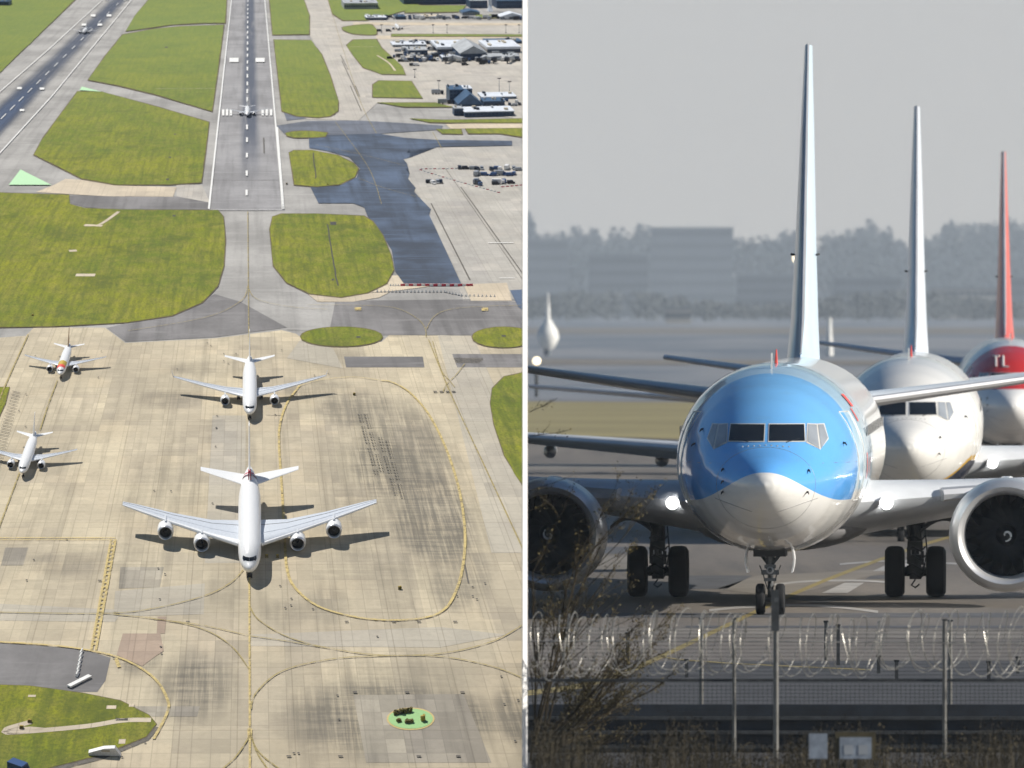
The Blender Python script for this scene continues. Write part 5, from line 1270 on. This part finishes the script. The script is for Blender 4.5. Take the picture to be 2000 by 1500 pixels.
# bare bush at the left
DBU = 134.0
bt = MB(); lf = MB()
def okx(p): return (p[0]/p[1]*F+1000) > 1033.5
def branch(p, dv, ln, r, lev):
    n = 6; pts = [p]; d = dv.normalized()
    for k in range(n):
        d = (d+Vector((random.uniform(-.13, .13), random.uniform(-.13, .13), random.uniform(-.08, .13)))).normalized()
        q = pts[-1]+d*ln/n
        if not okx(q): break
        pts.append(q)
    if len(pts) < 2: return
    m_ = len(pts); bt.tube(pts, [r*(1-.6*i/m_) for i in range(m_)], 5 if lev else 7, False)
    if lev >= 2:
        for _ in range(int(5 if lev == 3 else 3)):
            c = pts[random.randrange(m_)]+Vector((random.uniform(-.05, .05), random.uniform(-.05, .05), random.uniform(-.05, .05)))
            if not okx(c-Vector((.02, 0, 0))): continue
            a = [Vector((random.uniform(-1, 1), random.uniform(-1, 1), random.uniform(-1, 1))).normalized()*random.uniform(.010, .024) for _ in range(2)]
            lf.add([c-a[0], c+a[1]*.6, c+a[0], c-a[1]*.6], [(0, 1, 2, 3)])
    if lev < 3:
        for k in range(4 if lev else 7):
            i = random.randrange(1, m_); q = pts[i]
            nd = (d+Vector((random.uniform(-.55, .75), random.uniform(-.5, .5), random.uniform(-.30, .5)))).normalized()
            branch(q, nd, ln*random.uniform(.28, .48), r*.5, lev+1)
for k in range(15):
    px = 1036+(k % 10)*4; p = P(px, 750, DBU+random.uniform(-1, 1)); p.z = random.uniform(.1, .5)
    a = R([88, 84, 78, 66, 52, 38, 80, 28, 60, 46, 22, 34, 16, 42, 30][k])
    branch(p, Vector((math.cos(a), random.uniform(-.1, .1), math.sin(a))), [2.7, 2.3, 2.3, 1.9, 1.6, 1.4, 2.6, 1.3, 1.7, 1.4, 1.2, 1.4, 1.0, 1.3, 1.5][k], .017, 0)
for k in range(7):
    p = P(1034.5, 750, DBU+random.uniform(-.5, .5)); p.z = P(0, 800+k*70+random.uniform(-20, 20), DBU).z
    branch(p, Vector((1, 0, random.uniform(.1, .7))), random.uniform(.15, .5), .006, 2)
bu = empty('bush', (P(1040, 750, DBU).x, DBU, 0))
ob = bt.build('branches', 'bark'); ol = lf.build('leaves', 'leaf_olive', smooth=False)
for o in (ob, ol): o.parent = bu; o.matrix_parent_inverse = Matrix.Translation(-bu.location)
tag(bu, 'bare bush with thin branches and tiny olive leaves in front of the left engine', 'bush')

# far background, seen through haze, with more of it mixed into the colours
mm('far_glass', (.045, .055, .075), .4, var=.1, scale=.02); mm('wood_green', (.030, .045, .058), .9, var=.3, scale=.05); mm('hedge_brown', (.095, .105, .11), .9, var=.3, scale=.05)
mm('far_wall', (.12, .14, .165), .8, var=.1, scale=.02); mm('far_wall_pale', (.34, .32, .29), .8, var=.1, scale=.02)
def crown_mesh(m, c, w, h, n, ls=1.0):
    for _ in range(n):
        a = random.uniform(0, 2*math.pi); u = random.uniform(-1, 1); rr = random.random()**.4; sq = math.sqrt(1-u*u)
        p = Vector((c[0]+w*rr*sq*math.cos(a), c[1]+w*rr*sq*math.sin(a), c[2]+h*rr*u)); s_ = random.uniform(.5, 1.3)*ls
        b1 = Vector((random.uniform(-1, 1), random.uniform(-1, 1), random.uniform(-1, 1))).normalized()*s_; b2 = b1.cross(Vector((random.uniform(-1, 1), random.uniform(-1, 1), .3))).normalized()*s_
        m.add([p-b1, p-b2, p+b1, p+b2], [(0, 1, 2, 3)])
def tree(x, d, ytop, wpx, mat, label, group):
    base = P(x, 750, d); zt = P(x, ytop, d).z; w = wpx*d/F/2; r = empty('tree', (base.x, d, 0)); m = MB()
    hh = zt*.46
    crown_mesh(m, (0, 0, zt-hh), w, hh, 700, 2.1)
    for k in range(4): crown_mesh(m, (random.uniform(-w*.8, w*.8), 0, zt-hh*random.uniform(.4, 1.5)), w*.6, hh*.5, 160, 1.9)
    m.build('crown', mat, r, smooth=False); MB().tube([(0, 0, 0), (0, 0, zt*.6)], [zt*.03, zt*.015], 7).build('trunk', 'bark', r)
    tag(r, label, 'tree', group)
prof = [(1030, 415), (1062, 455), (1095, 452), (1125, 440), (1152, 450), (1182, 470), (1215, 448), (1250, 440), (1470, 478), (1500, 468), (1530, 455), (1556, 448), (1625, 452), (1655, 448), (1682, 445), (1702, 430), (1728, 452), (1760, 470), (1800, 462), (1830, 455), (1852, 440), (1880, 432), (1905, 430), (1935, 438), (1968, 430), (2000, 440), (2030, 436)]
for i, (x, y) in enumerate(prof):
    tree(x, 8600+random.uniform(-80, 80), y-3, 46+random.uniform(-6, 10), 'wood_green', 'hazy far tree in the skyline wood, %s from the left' % ORD[i], 'trees of the far skyline wood')
wd = MB()
for i in range(520):
    x = random.uniform(1020, 2040); d = random.uniform(7500, 8400); c = P(x, 750, d)
    crown_mesh(wd, (c.x, d, random.uniform(8, 46)), 11, 13, 40, 2.1)
tag(wd.build('far_wood', 'wood_green', smooth=False), 'blue grey mass of far trees below the skyline', 'wood', kind='stuff')
hg = MB()
for i in range(300):
    x = random.uniform(1020, 2040); d = random.uniform(4300, 4900); c = P(x, 750, d); k = .5+.5*math.sin(x*.011+1)
    crown_mesh(hg, (c.x, d, 4+k*3), 4.8, 3.4+3.4*k, 60, .7)
tag(hg.build('far_hedge', 'hedge_brown', smooth=False), 'dark hazy hedge beyond the grass field', 'hedge', kind='stuff')
def farblock(x0_, x1_, ytop, d, mat, label, bands, dep=20):
    c = P((x0_+x1_)/2, 750, d); w = (x1_-x0_)*d/F; h = P(x0_, ytop, d).z; r = empty('far_building', (c.x, d, 0))
    MB().box((0, dep/2, h/2), (w, dep, h)).build('wall', mat, r, smooth=False); MB().box((0, dep/2, h+.4), (w*1.02, dep+.6, .8)).build('roof', 'far_wall', r, smooth=False)
    for i in range(bands):
        m = MB(); n = max(5, int(w/3)); z = h*(i+.6)/bands
        for j in range(n): m.box((-w/2+w*(j+.5)/n, -.1, z), (w/n*.8, .15, h/bands*.4))
        m.build('window_band', 'far_glass', r, smooth=False)
    tag(r, label, 'building')
farblock(1272, 1432, 446, 7000, 'far_wall', 'hazy flat topped office block on the skyline left of the blue fin', 7)
farblock(1030, 1110, 470, 6800, 'far_wall', 'hazy dark block at the left end of the skyline', 6)
farblock(1150, 1265, 500, 6100, 'far_wall', 'low hazy block left of the flat topped office block', 5)
farblock(1440, 1560, 540, 5800, 'far_wall', 'low hazy block just left of the blue fin', 4)
farblock(1300, 1350, 605, 3800, 'far_wall_pale', 'small pale hazy hut above the left wing tip', 1, 8)
farblock(1630, 1760, 545, 5600, 'far_wall', 'low hazy block between the first two fins', 4)
farblock(1820, 1950, 565, 5200, 'far_wall_pale', 'pale hazy block between the second and third fins', 3)
farblock(1960, 2040, 545, 5600, 'far_wall', 'hazy block behind the red fin at the right edge', 4)
for i, (x, y, d, r_) in enumerate([(1048, 705, 700, .26), (1556, 505, 1600, .6)]):
    o = empty('distant_light', P(x, y, d)); 
    MB().lathe([(-.3, .02), (-.2, r_*.7), (0, r_), (.2, r_*.8), (.3, .02)], (0, 0, 0), n=16).build('lamp', 'lamp_glow', o)
    h = P(x, y, d).z; MB().tube([(0, .3, -h), (0, .3, 0)], .12, 8).build('pole', 'post_dark', o)
    tag(o, ['warm blurred runway lamp on its pole above the left wing tip', 'warm blurred lamp on its pole just left of the blue fin'][i], 'lamp')
dm_ = empty('radome', (P(1070, 750, 1300).x, 1300, 0)); k = 1300/F; zt = P(1070, 655, 1300).z  # stand-in for a far pale blur; its bulb and pole are made up
MB().lathe([(zt-30*k, .3), (zt-24*k, 13*k), (zt-6*k, 22*k), (zt+10*k, 19*k), (zt+22*k, 11*k), (zt+32*k, 5*k), (zt+60*k, 3*k), (zt+85*k, .05)], (0, 0, 0), 'z', 20).build('dome', 'white_plastic', dm_)
MB().tube([(0, 0, 0), (0, 0, zt-20*k)], .5, 10).build('pole', 'far_wall', dm_)
tag(dm_, 'pale blurred bulb with a pointed top above the left wing tip', 'radome')
sp = empty('white_pole', (P(1620, 750, 1300).x, 1300, 0)); MB().tube([(0, 0, 0), (0, 0, P(0, 625, 1300).z)], [.5, .25], 8).build('pole', 'white_plastic', sp); MB().lathe([(0, .3), (.4, .3), (.5, .05)], (0, 0, P(0, 625, 1300).z-.2), 'z', 8).build('cap', 'white_plastic', sp)
tag(sp, 'thin white pole just right of the base of the blue fin', 'pole')
# haze over everything
hz = bpy.data.materials.new('haze'); hz.use_nodes = True; nt = hz.node_tree; nt.nodes.clear()
ou = nt.nodes.new('ShaderNodeOutputMaterial'); pv = nt.nodes.new('ShaderNodeVolumePrincipled'); pv.inputs['Color'].default_value = (.76, .87, 1.0, 1); pv.inputs['Density'].default_value = .000105; pv.inputs['Anisotropy'].default_value = .0
nt.links.new(pv.outputs[0], ou.inputs['Volume'])
hb = MB().box((0, 4745, 137), (1400, 9500, 290)); ho = hb.build('haze', hz, smooth=False, coll=col_air); ho['kind'] = 'stuff'
